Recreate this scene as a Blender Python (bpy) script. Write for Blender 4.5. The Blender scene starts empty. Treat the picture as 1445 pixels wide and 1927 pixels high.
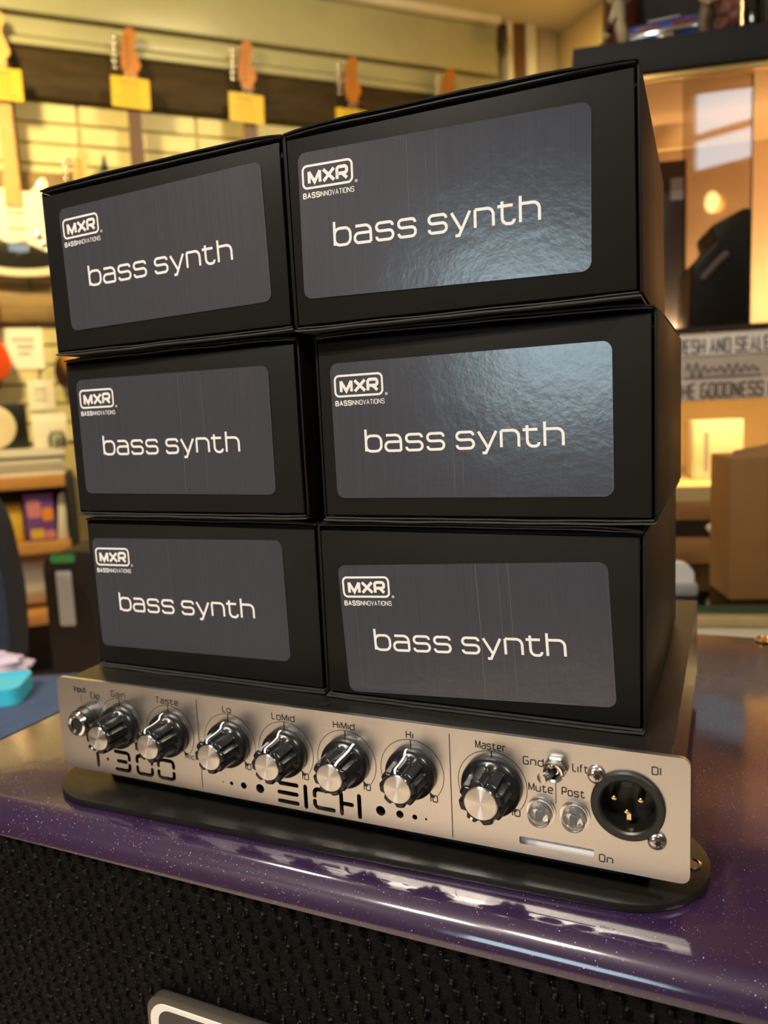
import bpy, bmesh, math, random
from mathutils import Vector, Matrix, noise
from mathutils.geometry import tessellate_polygon
PI = math.pi
sc = bpy.context.scene
col = sc.collection

# ------------------------------------------------------------------ camera, world, exposure
ZA = 0.80                                   # height of the amplifier's lower panel edge above the floor
F_PX = 1455.94
ROT = ((0.9134, 0.4045, -0.0452), (0.0109, -0.1353, -0.9907), (-0.4069, 0.9045, -0.1280))
CAM = Vector((0.2801, -0.2491, 0.1556 + ZA))
cx_, cz_ = Vector(ROT[0]).normalized(), -Vector(ROT[2]).normalized()
cy_ = cz_.cross(cx_).normalized(); cx_ = cy_.cross(cz_)
cam_data = bpy.data.cameras.new('camera')
cam = bpy.data.objects.new('camera', cam_data); col.objects.link(cam)
cam.matrix_world = Matrix(((cx_.x, cy_.x, cz_.x, CAM.x), (cx_.y, cy_.y, cz_.y, CAM.y), (cx_.z, cy_.z, cz_.z, CAM.z), (0, 0, 0, 1)))
cam_data.sensor_fit = 'VERTICAL'; cam_data.sensor_height = 36.0
cam_data.lens = F_PX / 1927 * 36.0
cam_data.clip_start = 0.01; cam_data.clip_end = 60
cam_data.dof.use_dof = True
cam_data.dof.focus_distance = 0.278
cam_data.dof.aperture_fstop = 11.5
sc.camera = cam

world = bpy.data.worlds.new('overcast_sky'); sc.world = world; world.use_nodes = True
wb = world.node_tree.nodes['Background']
wb.inputs[0].default_value = (0.72, 0.86, 1.0, 1); wb.inputs[1].default_value = 11.0
vs = sc.view_settings
vs.view_transform = 'Standard'; vs.look = 'None'; vs.gamma = 1.0; vs.use_curve_mapping = False
vs.exposure = 0.0
sc.cycles.use_denoising = True
sc.cycles.max_bounces = 8; sc.cycles.transparent_max_bounces = 12
sc.cycles.sample_clamp_indirect = 6.0
sc.cycles.caustics_reflective = False; sc.cycles.caustics_refractive = False

# room frame: origin at the foot of the guitar wall, u along the wall, n out of it
HW = math.radians(46)
WU = Vector((math.cos(HW), math.sin(HW), 0)); WN = Vector((math.sin(HW), -math.cos(HW), 0))
WO = Vector((-1.863, 2.2896, 0.0))
def WP(u, n, z): return WO + WU * u + WN * n + Vector((0, 0, z))
U0, U1, N1, ZC = -2.2, 1.98, 5.2, 2.69      # room: left wall, right wall, street wall, ceiling
# display case frame
HC = math.radians(12)
CU = Vector((math.cos(HC), math.sin(HC), 0)); CN = Vector((math.sin(HC), -math.cos(HC), 0))
CO = Vector((0.1897, 0.9922, 0.0))
def CP(u, n, z): return CO + CU * u + CN * n + Vector((0, 0, z))
def ray(px, py):
    q = ((px - 722.5) / F_PX, (py - 963.5) / F_PX, 1.0)
    return cx_ * q[0] - cy_ * q[1] - cz_ * q[2]
def at(px, py, depth): return CAM + ray(px, py) * depth
def wuz(px, py, n=0.1):                     # wall coordinates of a sight line at distance n from the wall
    r = ray(px, py); t = ((WO + WN * n - CAM).dot(WN)) / r.dot(WN); P = CAM + r * t
    return (P - WO).dot(WU), P.z
def cuz(px, py, n=0.0):
    r = ray(px, py); t = ((CO + CN * n - CAM).dot(CN)) / r.dot(CN); P = CAM + r * t
    return (P - CO).dot(CU), P.z

# ------------------------------------------------------------------ materials
def nt(name):
    m = bpy.data.materials.new(name); m.use_nodes = True
    return m, m.node_tree.nodes, m.node_tree.links, m.node_tree.nodes['Principled BSDF']
def setp(b, **k):
    for a, v in k.items():
        a = a.replace('_', ' ')
        if a in b.inputs:
            b.inputs[a].default_value = (*v, 1) if isinstance(v, tuple) and len(v) == 3 else v
def mat(name, colour, rough=0.5, metal=0.0, var=0.0, vscale=30.0, bump=0.0, bscale=200.0, stretch=(1, 1, 1), **k):
    m, N, L, b = nt(name)
    setp(b, Base_Color=colour, Roughness=rough, Metallic=metal, **k)
    if var or bump:
        tc = N.new('ShaderNodeTexCoord'); mp = N.new('ShaderNodeMapping'); mp.inputs['Scale'].default_value = stretch
        L.new(tc.outputs['Object'], mp.inputs[0])
    if var:
        n = N.new('ShaderNodeTexNoise'); n.inputs['Scale'].default_value = vscale; n.inputs['Detail'].default_value = 4
        L.new(mp.outputs[0], n.inputs['Vector'])
        r = N.new('ShaderNodeMapRange'); r.inputs[1].default_value = 0.25; r.inputs[2].default_value = 0.75
        r.inputs[3].default_value = 1 - var; r.inputs[4].default_value = 1 + var
        L.new(n.outputs[0], r.inputs[0])
        x = N.new('ShaderNodeVectorMath'); x.operation = 'SCALE'; x.inputs[0].default_value = colour
        L.new(r.outputs[0], x.inputs['Scale']); L.new(x.outputs[0], b.inputs['Base Color'])
    if bump:
        n = N.new('ShaderNodeTexNoise'); n.inputs['Scale'].default_value = bscale; n.inputs['Detail'].default_value = 3
        L.new(mp.outputs[0], n.inputs['Vector'])
        bp = N.new('ShaderNodeBump'); bp.inputs['Strength'].default_value = bump; bp.inputs['Distance'].default_value = 0.002
        L.new(n.outputs[0], bp.inputs['Height']); L.new(bp.outputs[0], b.inputs['Normal'])
    return m
def emit(name, colour, strength):
    m, N, L, b = nt(name); setp(b, Base_Color=(0, 0, 0), Emission_Color=colour, Emission_Strength=strength); return m
def glass_mat(name, tint=(0.9, 0.95, 0.93), refl=None, rough=0.0):
    m, N, L, b = nt(name)
    N.remove(b); out = N['Material Output']
    t = N.new('ShaderNodeBsdfTransparent'); t.inputs[0].default_value = (*tint, 1)
    g = N.new('ShaderNodeBsdfGlossy'); g.inputs['Roughness'].default_value = rough
    mx = N.new('ShaderNodeMixShader')
    if refl is None:
        f = N.new('ShaderNodeFresnel'); f.inputs[0].default_value = 1.5; L.new(f.outputs[0], mx.inputs[0])
    else: mx.inputs[0].default_value = refl
    L.new(t.outputs[0], mx.inputs[1]); L.new(g.outputs[0], mx.inputs[2]); L.new(mx.outputs[0], out.inputs[0])
    return m

M = {}
M['card'] = mat('black_card', (0.0115, 0.0107, 0.0100), 0.5, var=0.10, vscale=40, bump=0.02, bscale=900, Specular_IOR_Level=0.10)
M['card_edge'] = mat('card_edge', (0.030, 0.029, 0.028), 0.6, var=0.2, vscale=200)
M['white_print'] = mat('white_print', (0.82, 0.80, 0.78), 0.4)
M['black_print'] = mat('black_print', (0.012, 0.011, 0.010), 0.45)
M['lid'] = mat('black_lacquer', (0.010, 0.009, 0.008), 0.27, bump=0.12, bscale=2500, Specular_IOR_Level=0.4)
M['plate'] = mat('black_plate', (0.010, 0.009, 0.008), 0.32, bump=0.06, bscale=1500, Specular_IOR_Level=0.28)
M['knob'] = mat('black_knob', (0.008, 0.008, 0.009), 0.27, Specular_IOR_Level=0.4)
M['chrome'] = mat('chrome', (0.80, 0.78, 0.75), 0.12, 1.0)
M['steel_screw'] = mat('screw_steel', (0.62, 0.59, 0.55), 0.22, 1.0)
M['gold'] = mat('gold_pin', (0.95, 0.70, 0.30), 0.18, 1.0)
M['black_plastic'] = mat('black_plastic', (0.008, 0.008, 0.008), 0.38)
M['clear'] = mat('clear_lens', (0.93, 0.92, 0.92), 0.06, Transmission_Weight=0.92, IOR=1.45)
M['lens_core'] = mat('lens_core', (0.75, 0.75, 0.76), 0.3)
M['diffuser'] = mat('bar_diffuser', (0.85, 0.84, 0.85), 0.5)
M['pointer'] = mat('pointer_white', (0.85, 0.84, 0.82), 0.35)

# label: dark grey foil with fine vertical streaks and a wrinkled gloss
m, N, L, b = nt('grey_label'); setp(b, Roughness=0.20, IOR=1.74, Metallic=0.0)
tc = N.new('ShaderNodeTexCoord'); mp = N.new('ShaderNodeMapping'); mp.inputs['Scale'].default_value = (900, 1, 9)
L.new(tc.outputs['Object'], mp.inputs[0])
n1 = N.new('ShaderNodeTexNoise'); n1.inputs['Scale'].default_value = 1.0; n1.inputs['Detail'].default_value = 2
L.new(mp.outputs[0], n1.inputs['Vector'])
cr = N.new('ShaderNodeValToRGB'); cr.color_ramp.elements[0].color = (0.040, 0.043, 0.056, 1); cr.color_ramp.elements[1].color = (0.048, 0.050, 0.064, 1)
cr.color_ramp.elements[0].position = 0.3; cr.color_ramp.elements[1].position = 0.75
L.new(n1.outputs[0], cr.inputs[0]); L.new(cr.outputs[0], b.inputs['Base Color'])
n2 = N.new('ShaderNodeTexNoise'); n2.inputs['Scale'].default_value = 55; n2.inputs['Detail'].default_value = 6; n2.inputs['Roughness'].default_value = 0.65
L.new(tc.outputs['Object'], n2.inputs['Vector'])
n3 = N.new('ShaderNodeTexNoise'); n3.inputs['Scale'].default_value = 420; n3.inputs['Detail'].default_value = 3
L.new(tc.outputs['Object'], n3.inputs['Vector'])
ad = N.new('ShaderNodeMath'); ad.operation = 'MULTIPLY_ADD'; ad.inputs[1].default_value = 0.12
L.new(n3.outputs[0], ad.inputs[0]); L.new(n2.outputs[0], ad.inputs[2])
bp = N.new('ShaderNodeBump'); bp.inputs['Strength'].default_value = 0.16; bp.inputs['Distance'].default_value = 0.0012
L.new(ad.outputs[0], bp.inputs['Height']); L.new(bp.outputs[0], b.inputs['Normal'])
M['label'] = m

# brushed steel front panel: grain runs along x
m, N, L, b = nt('brushed_steel'); setp(b, Base_Color=(0.70, 0.675, 0.65), Metallic=1.0, Roughness=0.28, Anisotropic=0.2)
tc = N.new('ShaderNodeTexCoord'); mp = N.new('ShaderNodeMapping'); mp.inputs['Scale'].default_value = (60, 60, 5200)
L.new(tc.outputs['Object'], mp.inputs[0])
n1 = N.new('ShaderNodeTexNoise'); n1.inputs['Scale'].default_value = 1.0; n1.inputs['Detail'].default_value = 3
L.new(mp.outputs[0], n1.inputs['Vector'])
bp = N.new('ShaderNodeBump'); bp.inputs['Strength'].default_value = 0.10; bp.inputs['Distance'].default_value = 0.0003
L.new(n1.outputs[0], bp.inputs['Height']); L.new(bp.outputs[0], b.inputs['Normal'])
r = N.new('ShaderNodeMapRange'); r.inputs[3].default_value = 0.25; r.inputs[4].default_value = 0.38
L.new(n1.outputs[0], r.inputs[0]); L.new(r.outputs[0], b.inputs['Roughness'])
M['steel'] = m

# spun aluminium knob caps
m, N, L, b = nt('spun_aluminium'); setp(b, Base_Color=(0.66, 0.65, 0.64), Metallic=1.0, Roughness=0.26, Anisotropic=0.97, Anisotropic_Rotation=0.25)
tg = N.new('ShaderNodeTangent'); tg.direction_type = 'RADIAL'; tg.axis = 'Z'
L.new(tg.outputs[0], b.inputs['Tangent'])
M['spun'] = m

# purple glitter vinyl
m, N, L, b = nt('purple_glitter')
setp(b, Roughness=0.45, Specular_IOR_Level=0.2, Coat_Weight=1.0, Coat_Roughness=0.09, Coat_IOR=1.72)
tc = N.new('ShaderNodeTexCoord')
vo = N.new('ShaderNodeTexVoronoi'); vo.inputs['Scale'].default_value = 1500; L.new(tc.outputs['Object'], vo.inputs['Vector'])
sz = N.new('ShaderNodeMath'); sz.operation = 'LESS_THAN'; sz.inputs[1].default_value = 0.24; L.new(vo.outputs['Distance'], sz.inputs[0])
sp = N.new('ShaderNodeSeparateColor'); L.new(vo.outputs['Color'], sp.inputs[0])
gt = N.new('ShaderNodeMath'); gt.operation = 'GREATER_THAN'; gt.inputs[1].default_value = 0.84; L.new(sp.outputs[0], gt.inputs[0])
mask = N.new('ShaderNodeMath'); mask.operation = 'MULTIPLY'; L.new(sz.outputs[0], mask.inputs[0]); L.new(gt.outputs[0], mask.inputs[1])
hs = N.new('ShaderNodeCombineColor'); hs.mode = 'HSV'
hr = N.new('ShaderNodeMapRange'); hr.inputs[3].default_value = 0.55; hr.inputs[4].default_value = 0.98
L.new(sp.outputs[1], hr.inputs[0]); L.new(hr.outputs[0], hs.inputs[0]); hs.inputs[1].default_value = 0.55; hs.inputs[2].default_value = 0.55
n1 = N.new('ShaderNodeTexNoise'); n1.inputs['Scale'].default_value = 70; L.new(tc.outputs['Object'], n1.inputs['Vector'])
cr = N.new('ShaderNodeValToRGB'); cr.color_ramp.elements[0].color = (0.015, 0.0050, 0.027, 1); cr.color_ramp.elements[1].color = (0.022, 0.0075, 0.038, 1)
L.new(n1.outputs[0], cr.inputs[0])
mx = N.new('ShaderNodeMix'); mx.data_type = 'RGBA'; L.new(mask.outputs[0], mx.inputs[0]); L.new(cr.outputs[0], mx.inputs[6]); L.new(hs.outputs[0], mx.inputs[7])
L.new(mx.outputs[2], b.inputs['Base Color'])
ms = N.new('ShaderNodeMath'); ms.operation = 'MULTIPLY'; ms.inputs[1].default_value = 0.9; L.new(mask.outputs[0], ms.inputs[0]); L.new(ms.outputs[0], b.inputs['Metallic'])
ge = N.new('ShaderNodeNewGeometry')
vs_ = N.new('ShaderNodeVectorMath'); vs_.operation = 'SUBTRACT'; vs_.inputs[1].default_value = (0.5, 0.5, 0.5); L.new(vo.outputs['Color'], vs_.inputs[0])
vm = N.new('ShaderNodeVectorMath'); vm.operation = 'SCALE'; L.new(vs_.outputs[0], vm.inputs[0])
mm = N.new('ShaderNodeMath'); mm.operation = 'MULTIPLY'; mm.inputs[1].default_value = 1.3; L.new(mask.outputs[0], mm.inputs[0]); L.new(mm.outputs[0], vm.inputs['Scale'])
va = N.new('ShaderNodeVectorMath'); L.new(ge.outputs['Normal'], va.inputs[0]); L.new(vm.outputs[0], va.inputs[1])
vn = N.new('ShaderNodeVectorMath'); vn.operation = 'NORMALIZE'; L.new(va.outputs[0], vn.inputs[0]); L.new(vn.outputs[0], b.inputs['Normal'])
n4 = N.new('ShaderNodeTexNoise'); n4.inputs['Scale'].default_value = 45; n4.inputs['Detail'].default_value = 2; L.new(tc.outputs['Object'], n4.inputs['Vector'])
bp = N.new('ShaderNodeBump'); bp.inputs['Strength'].default_value = 0.05; bp.inputs['Distance'].default_value = 0.002
L.new(n4.outputs[0], bp.inputs['Height']); L.new(bp.outputs[0], b.inputs['Coat Normal'])
M['purple'] = m

M['grille'] = mat('grille_cloth', (0.0020, 0.0018, 0.0021), 0.42, var=0.35, vscale=260, Specular_IOR_Level=0.06)
M['badge_metal'] = mat('badge_metal', (0.10, 0.085, 0.072), 0.32, 0.6)
M['badge_white'] = mat('badge_white', (0.72, 0.68, 0.63), 0.35)
M['badge_black'] = mat('badge_black', (0.012, 0.012, 0.012), 0.3)
# room
M['brick'] = mat('cream_painted_brick', (0.58, 0.52, 0.28), 0.55, var=0.10, vscale=9, bump=0.3, bscale=40)
M['mortar'] = mat('cream_mortar', (0.46, 0.40, 0.22), 0.8, var=0.1, vscale=20)
M['shutter'] = mat('olive_cream_paint', (0.34, 0.33, 0.21), 0.38, var=0.10, vscale=5, bump=0.35, bscale=14)
M['beam'] = mat('dark_brown_beam', (0.040, 0.026, 0.012), 0.65, var=0.35, vscale=6, stretch=(1, 1, 6), Specular_IOR_Level=0.15)
M['board'] = mat('brown_board', (0.20, 0.125, 0.045), 0.6, var=0.3, vscale=6, stretch=(1, 1, 6))
M['wood'] = mat('warm_shelf_wood', (0.50, 0.25, 0.08), 0.5, var=0.2, vscale=8, stretch=(1, 1, 6))
M['post'] = mat('brown_post', (0.14, 0.06, 0.018), 0.4, var=0.2, vscale=12)
M['white_paint'] = mat('white_paint', (0.70, 0.67, 0.60), 0.5)
M['ceiling'] = mat('ceiling_paint', (0.62, 0.56, 0.46), 0.8)
M['floor'] = mat('floor_boards', (0.56, 0.47, 0.37), 0.45, var=0.15, vscale=4, stretch=(1, 8, 1))
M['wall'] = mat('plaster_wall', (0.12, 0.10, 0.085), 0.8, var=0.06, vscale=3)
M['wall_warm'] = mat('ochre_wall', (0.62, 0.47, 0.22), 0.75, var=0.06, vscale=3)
M['beige'] = mat('beige_board', (0.40, 0.33, 0.25), 0.6)
M['maple'] = mat('maple_headstock', (0.40, 0.14, 0.018), 0.35, var=0.1, vscale=20)
M['maple_light'] = mat('light_maple', (0.66, 0.38, 0.13), 0.35, var=0.1, vscale=20)
M['rosewood'] = mat('rosewood', (0.10, 0.035, 0.018), 0.45, var=0.2, vscale=30)
M['cream_body'] = mat('cream_lacquer', (0.78, 0.74, 0.60), 0.12, Coat_Weight=0.6)
M['dark_body'] = mat('black_lacquer_body', (0.02, 0.02, 0.018), 0.10, Coat_Weight=0.6)
M['red_body'] = mat('orange_red_lacquer', (0.60, 0.07, 0.015), 0.12, Coat_Weight=0.6)
M['blue_body'] = mat('dusty_blue_lacquer', (0.14, 0.24, 0.34), 0.12, Coat_Weight=0.6)
M['pearl'] = mat('white_pickguard', (0.75, 0.73, 0.66), 0.25)
M['pick_black'] = mat('black_pickguard', (0.02, 0.02, 0.02), 0.2)
# sunburst: amber centre, dark rim
m, N, L, b = nt('sunburst_lacquer'); setp(b, Roughness=0.12, Coat_Weight=0.6)
tc = N.new('ShaderNodeTexCoord'); mp = N.new('ShaderNodeMapping'); mp.inputs['Location'].default_value = (0, 0, -1.03); mp.inputs['Scale'].default_value = (6.1, 0.0, 5.2)
L.new(tc.outputs['Object'], mp.inputs[0])
ln = N.new('ShaderNodeVectorMath'); ln.operation = 'LENGTH'; L.new(mp.outputs[0], ln.inputs[0])
cr = N.new('ShaderNodeValToRGB'); e = cr.color_ramp.elements
e[0].position = 0.55; e[0].color = (0.75, 0.36, 0.04, 1); e[1].position = 0.95; e[1].color = (0.03, 0.012, 0.008, 1)
L.new(ln.outputs['Value'], cr.inputs[0]); L.new(cr.outputs[0], b.inputs['Base Color'])
M['sunburst'] = m
M['tag_yellow'] = mat('yellow_card', (0.56, 0.37, 0.003), 0.5)
M['tag_ink'] = mat('faded_ink', (0.26, 0.17, 0.01), 0.6)
M['paper'] = mat('white_paper', (0.80, 0.77, 0.70), 0.6)
M['paper_ink'] = mat('grey_ink', (0.42, 0.38, 0.40), 0.6)
M['slab'] = mat('charcoal_laminate', (0.030, 0.029, 0.029), 0.55, Specular_IOR_Level=0.2)
M['brass'] = mat('brass_trim', (0.70, 0.42, 0.14), 0.3, 1.0)
M['case_wood'] = mat('light_plywood', (0.60, 0.38, 0.18), 0.55, var=0.1, vscale=10)
M['glass'] = glass_mat('clear_glass')
M['door_glass'] = glass_mat('grey_door_glass', (0.80, 0.78, 0.76), 0.05, 0.02)
M['glass_edge'] = mat('green_glass_edge', (0.05, 0.09, 0.05), 0.15)
M['kraft'] = mat('kraft_card', (0.26, 0.125, 0.035), 0.7, var=0.08, vscale=25)
M['kraft_light'] = mat('pale_kraft', (0.60, 0.44, 0.20), 0.7, var=0.08, vscale=25)
M['cream_plastic'] = mat('cream_plastic', (0.72, 0.63, 0.44), 0.4)
M['white_plastic'] = mat('white_plastic', (0.75, 0.73, 0.68), 0.4)
M['grey_plastic'] = mat('grey_plastic', (0.30, 0.30, 0.29), 0.5)
M['pack_film'] = mat('glossy_printed_film', (0.62, 0.52, 0.42), 0.16, bump=0.5, bscale=60, Coat_Weight=0.7)
M['pack_ink'] = mat('brown_grey_ink', (0.05, 0.04, 0.032), 0.4)
M['pack_band'] = mat('pale_band_print', (0.84, 0.74, 0.62), 0.3)
M['car_blue'] = mat('car_blue', (0.045, 0.12, 0.52), 0.2, Coat_Weight=0.8)
M['tail_red'] = mat('tail_light_red', (0.22, 0.006, 0.008), 0.2)
M['rubber'] = mat('tyre_rubber', (0.012, 0.012, 0.012), 0.7)
M['bone'] = mat('cream_resin', (0.62, 0.50, 0.27), 0.5, var=0.3, vscale=60)
M['brown_resin'] = mat('brown_resin', (0.20, 0.12, 0.06), 0.5, var=0.4, vscale=60)
M['pink_resin'] = mat('rose_resin', (0.42, 0.16, 0.12), 0.5, var=0.2, vscale=60)
M['dark_red'] = mat('dark_red_glass', (0.10, 0.012, 0.008), 0.15)
M['navy'] = mat('navy_cloth', (0.028, 0.042, 0.075), 0.85, var=0.2, vscale=60)
M['blue_cloth'] = mat('slate_blue_cloth', (0.050, 0.082, 0.16), 0.85, var=0.15, vscale=80, bump=0.2, bscale=900)
M['cyan'] = mat('cyan_plastic', (0.06, 0.58, 0.78), 0.35)
M['pink_cloth'] = mat('pale_pink_cloth', (0.68, 0.55, 0.66), 0.85, var=0.1, vscale=40)
M['case_black'] = mat('brown_black_hardcase', (0.030, 0.020, 0.014), 0.5, var=0.15, vscale=30)
M['green'] = mat('green_sticker', (0.10, 0.42, 0.10), 0.5)
M['yellow_pack'] = mat('yellow_pack', (0.70, 0.45, 0.05), 0.4)
M['purple_pack'] = mat('purple_pack', (0.16, 0.06, 0.30), 0.4)
M['pink_pack'] = mat('pink_pack', (0.62, 0.22, 0.30), 0.4)
M['orange_pack'] = mat('orange_pack', (0.78, 0.28, 0.03), 0.4)
M['black_metal'] = mat('black_metal', (0.012, 0.012, 0.012), 0.45)

# ------------------------------------------------------------------ mesh helpers
class MB:
    def __init__(s): s.v = []; s.f = []
    def add(s, v, f):
        o = len(s.v); s.v += [tuple(p) for p in v]; s.f += [tuple(i + o for i in q) for q in f]; return s
    def box(s, x0, x1, y0, y1, z0, z1):
        v = [(x, y, z) for z in (z0, z1) for y in (y0, y1) for x in (x0, x1)]
        return s.add(v, [(0, 2, 3, 1), (4, 5, 7, 6), (0, 1, 5, 4), (2, 6, 7, 3), (0, 4, 6, 2), (1, 3, 7, 5)])
    def prism(s, loops, a, b, axis='y'):
        """flat shape (outer loop, then holes) in two axes, from a to b along the third"""
        if not isinstance(loops[0][0], (tuple, list)): loops = [loops]
        def P(p, t): return {'y': (p[0], t, p[1]), 'z': (p[0], p[1], t), 'x': (t, p[0], p[1])}[axis]
        tri = tessellate_polygon([[Vector((p[0], p[1], 0)) for p in l] for l in loops])
        flat = [p for l in loops for p in l]; n = len(flat)
        v = [P(p, a) for p in flat] + [P(p, b) for p in flat]
        f = [tuple(t) for t in tri] + [tuple(i + n for i in reversed(t)) for t in tri]
        o = 0
        for l in loops:
            k = len(l)
            for i in range(k):
                j = (i + 1) % k; f.append((o + i, o + j, o + j + n, o + i + n))
            o += k
        return s.add(v, f)
    def lathe(s, prof, seg=32, mod=None, caps=True):
        """profile of (r, z) about z; mod(r, z, angle) may change r"""
        v, f = [], []
        for (r, z) in prof:
            for k in range(seg):
                a = 2 * PI * k / seg; rr = mod(r, z, a) if mod else r
                v.append((rr * math.cos(a), rr * math.sin(a), z))
        for i in range(len(prof) - 1):
            for k in range(seg):
                k2 = (k + 1) % seg
                f.append((i * seg + k, i * seg + k2, (i + 1) * seg + k2, (i + 1) * seg + k))
        if caps: f.append(tuple(reversed(range(seg)))); f.append(tuple((len(prof) - 1) * seg + k for k in range(seg)))
        return s.add(v, f)
    def tube(s, pts, rad, seg=8):
        pts = [Vector(p) for p in pts]; v, f = [], []
        rads = rad if isinstance(rad, (list, tuple)) else [rad] * len(pts)
        for i, p in enumerate(pts):
            d = (pts[min(i + 1, len(pts) - 1)] - pts[max(i - 1, 0)]).normalized()
            a = Vector((0, 0, 1)) if abs(d.z) < 0.9 else Vector((1, 0, 0))
            e1 = d.cross(a).normalized(); e2 = d.cross(e1)
            for k in range(seg):
                t = 2 * PI * k / seg; v.append(p + (e1 * math.cos(t) + e2 * math.sin(t)) * rads[i])
        for i in range(len(pts) - 1):
            for k in range(seg):
                k2 = (k + 1) % seg; f.append((i * seg + k, i * seg + k2, (i + 1) * seg + k2, (i + 1) * seg + k))
        f.append(tuple(range(seg))); f.append(tuple(reversed([(len(pts) - 1) * seg + k for k in range(seg)])))
        return s.add(v, f)
    def blob(s, c, r, seg=14, rings=9, rough=0.0, seed=0):
        v, f = [], []
        for i in range(rings + 1):
            t = PI * i / rings
            for k in range(seg):
                a = 2 * PI * k / seg; d = Vector((math.sin(t) * math.cos(a), math.sin(t) * math.sin(a), math.cos(t)))
                q = 1 + rough * noise.noise(d * 2.3 + Vector((seed, seed * 2.1, 0)))
                v.append((c[0] + d.x * r[0] * q, c[1] + d.y * r[1] * q, c[2] + d.z * r[2] * q))
        for i in range(rings):
            for k in range(seg):
                k2 = (k + 1) % seg; f.append((i * seg + k, (i + 1) * seg + k, (i + 1) * seg + k2, i * seg + k2))
        return s.add(v, f)
    def xform(s, M4):
        s.v = [tuple(M4 @ Vector(p)) for p in s.v]; return s
    def mesh(s, name, bevel=0.0, bseg=2, fix=True):
        me = bpy.data.meshes.new(name)
        bm = bmesh.new()
        vs = [bm.verts.new(p) for p in s.v]
        for q in s.f:
            try: bm.faces.new([vs[i] for i in q])
            except ValueError: pass
        if fix:
            bmesh.ops.remove_doubles(bm, verts=bm.verts, dist=1e-7)
            bmesh.ops.recalc_face_normals(bm, faces=bm.faces)
        if bevel:
            bm.normal_update()
            ed = [e for e in bm.edges if len(e.link_faces) == 2 and e.calc_face_angle(0) > 0.6]
            bmesh.ops.bevel(bm, geom=ed, offset=bevel, segments=bseg, affect='EDGES', profile=0.5, clamp_overlap=True)
        bm.to_mesh(me); bm.free(); return me
    def build(s, name, m, parent=None, smooth=False, bevel=0.0, bseg=2, fix=True, loc=None, rot=None):
        return link(name, s.mesh(name, bevel, bseg, fix), m, parent, smooth or bevel > 0, loc, rot)
def link(name, me, m, parent=None, smooth=False, loc=None, rot=None):
    if m is not None:
        me.materials.clear(); me.materials.append(M[m] if isinstance(m, str) else m)
    if smooth:
        me.polygons.foreach_set('use_smooth', [True] * len(me.polygons))
        try: me.set_sharp_from_angle(angle=math.radians(38))
        except Exception: pass
    o = bpy.data.objects.new(name, me); col.objects.link(o); o.parent = parent
    if loc is not None: o.location = loc
    if rot is not None: o.rotation_euler = rot
    return o
def tag(o, label=None, cat=None, group=None, kind=None):
    for k, v in (('label', label), ('category', cat), ('group', group), ('kind', kind)):
        if v: o[k] = v
    return o
def thing(name, label, cat, loc, rz=0.0, group=None, rot=None):
    o = bpy.data.objects.new(name, None); col.objects.link(o); o.empty_display_size = 0.05
    o.location = loc; o.rotation_euler = rot if rot is not None else (0, 0, rz)
    return tag(o, label, cat, group)
def bx(*a): return MB().box(*a)
def rrect(x0, x1, z0, z1, r, seg=6):
    p = []
    for cx, cz, a0 in ((x1 - r, z0 + r, -90), (x1 - r, z1 - r, 0), (x0 + r, z1 - r, 90), (x0 + r, z0 + r, 180)):
        for i in range(seg + 1):
            a = math.radians(a0 + 90 * i / seg); p.append((cx + r * math.cos(a), cz + r * math.sin(a)))
    return p
def circ(cx, cz, r, seg=24): return [(cx + r * math.cos(2 * PI * i / seg), cz + r * math.sin(2 * PI * i / seg)) for i in range(seg)]
def smooth_loop(pts, n=5):
    out = []; k = len(pts)
    for i in range(k):
        p0, p1, p2, p3 = (Vector((*pts[(i + j - 1) % k], 0)) for j in range(4))
        for q in range(n):
            t = q / n
            v = 0.5 * ((2 * p1) + (-p0 + p2) * t + (2 * p0 - 5 * p1 + 4 * p2 - p3) * t * t + (-p0 + 3 * p1 - 3 * p2 + p3) * t ** 3)
            out.append((v.x, v.y))
    return out

# --- stroke lettering: rounded polylines turned into ribbons or capsule outlines
def round_poly(pts, rad, closed=False, seg=5):
    P = [Vector((p[0], p[1])) for p in pts]; out = []; n = len(P)
    for i in range(n):
        if not closed and i in (0, n - 1): out.append(P[i]); continue
        a, b_, c = P[i - 1], P[i], P[(i + 1) % n]
        d1, d2 = (a - b_), (c - b_); l1, l2 = d1.length, d2.length
        if l1 < 1e-9 or l2 < 1e-9: out.append(b_); continue
        d1 /= l1; d2 /= l2; ang = d1.angle(d2)
        if ang > 3.0 or rad <= 0: out.append(b_); continue
        f1 = 0.5 if (closed or i - 1 > 0) else 0.98
        f2 = 0.5 if (closed or i + 1 < n - 1) else 0.98
        t = min(rad / math.tan(ang / 2), l1 * f1, l2 * f2); r = t * math.tan(ang / 2)
        s, e_ = b_ + d1 * t, b_ + d2 * t
        bis = (d1 + d2).normalized(); cc = b_ + bis * (r / math.sin(ang / 2))
        a0 = math.atan2(s.y - cc.y, s.x - cc.x); a1 = math.atan2(e_.y - cc.y, e_.x - cc.x)
        da = (a1 - a0 + PI) % (2 * PI) - PI
        for k in range(seg + 1):
            q = a0 + da * k / seg; out.append(Vector((cc.x + r * math.cos(q), cc.y + r * math.sin(q))))
    return out
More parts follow.
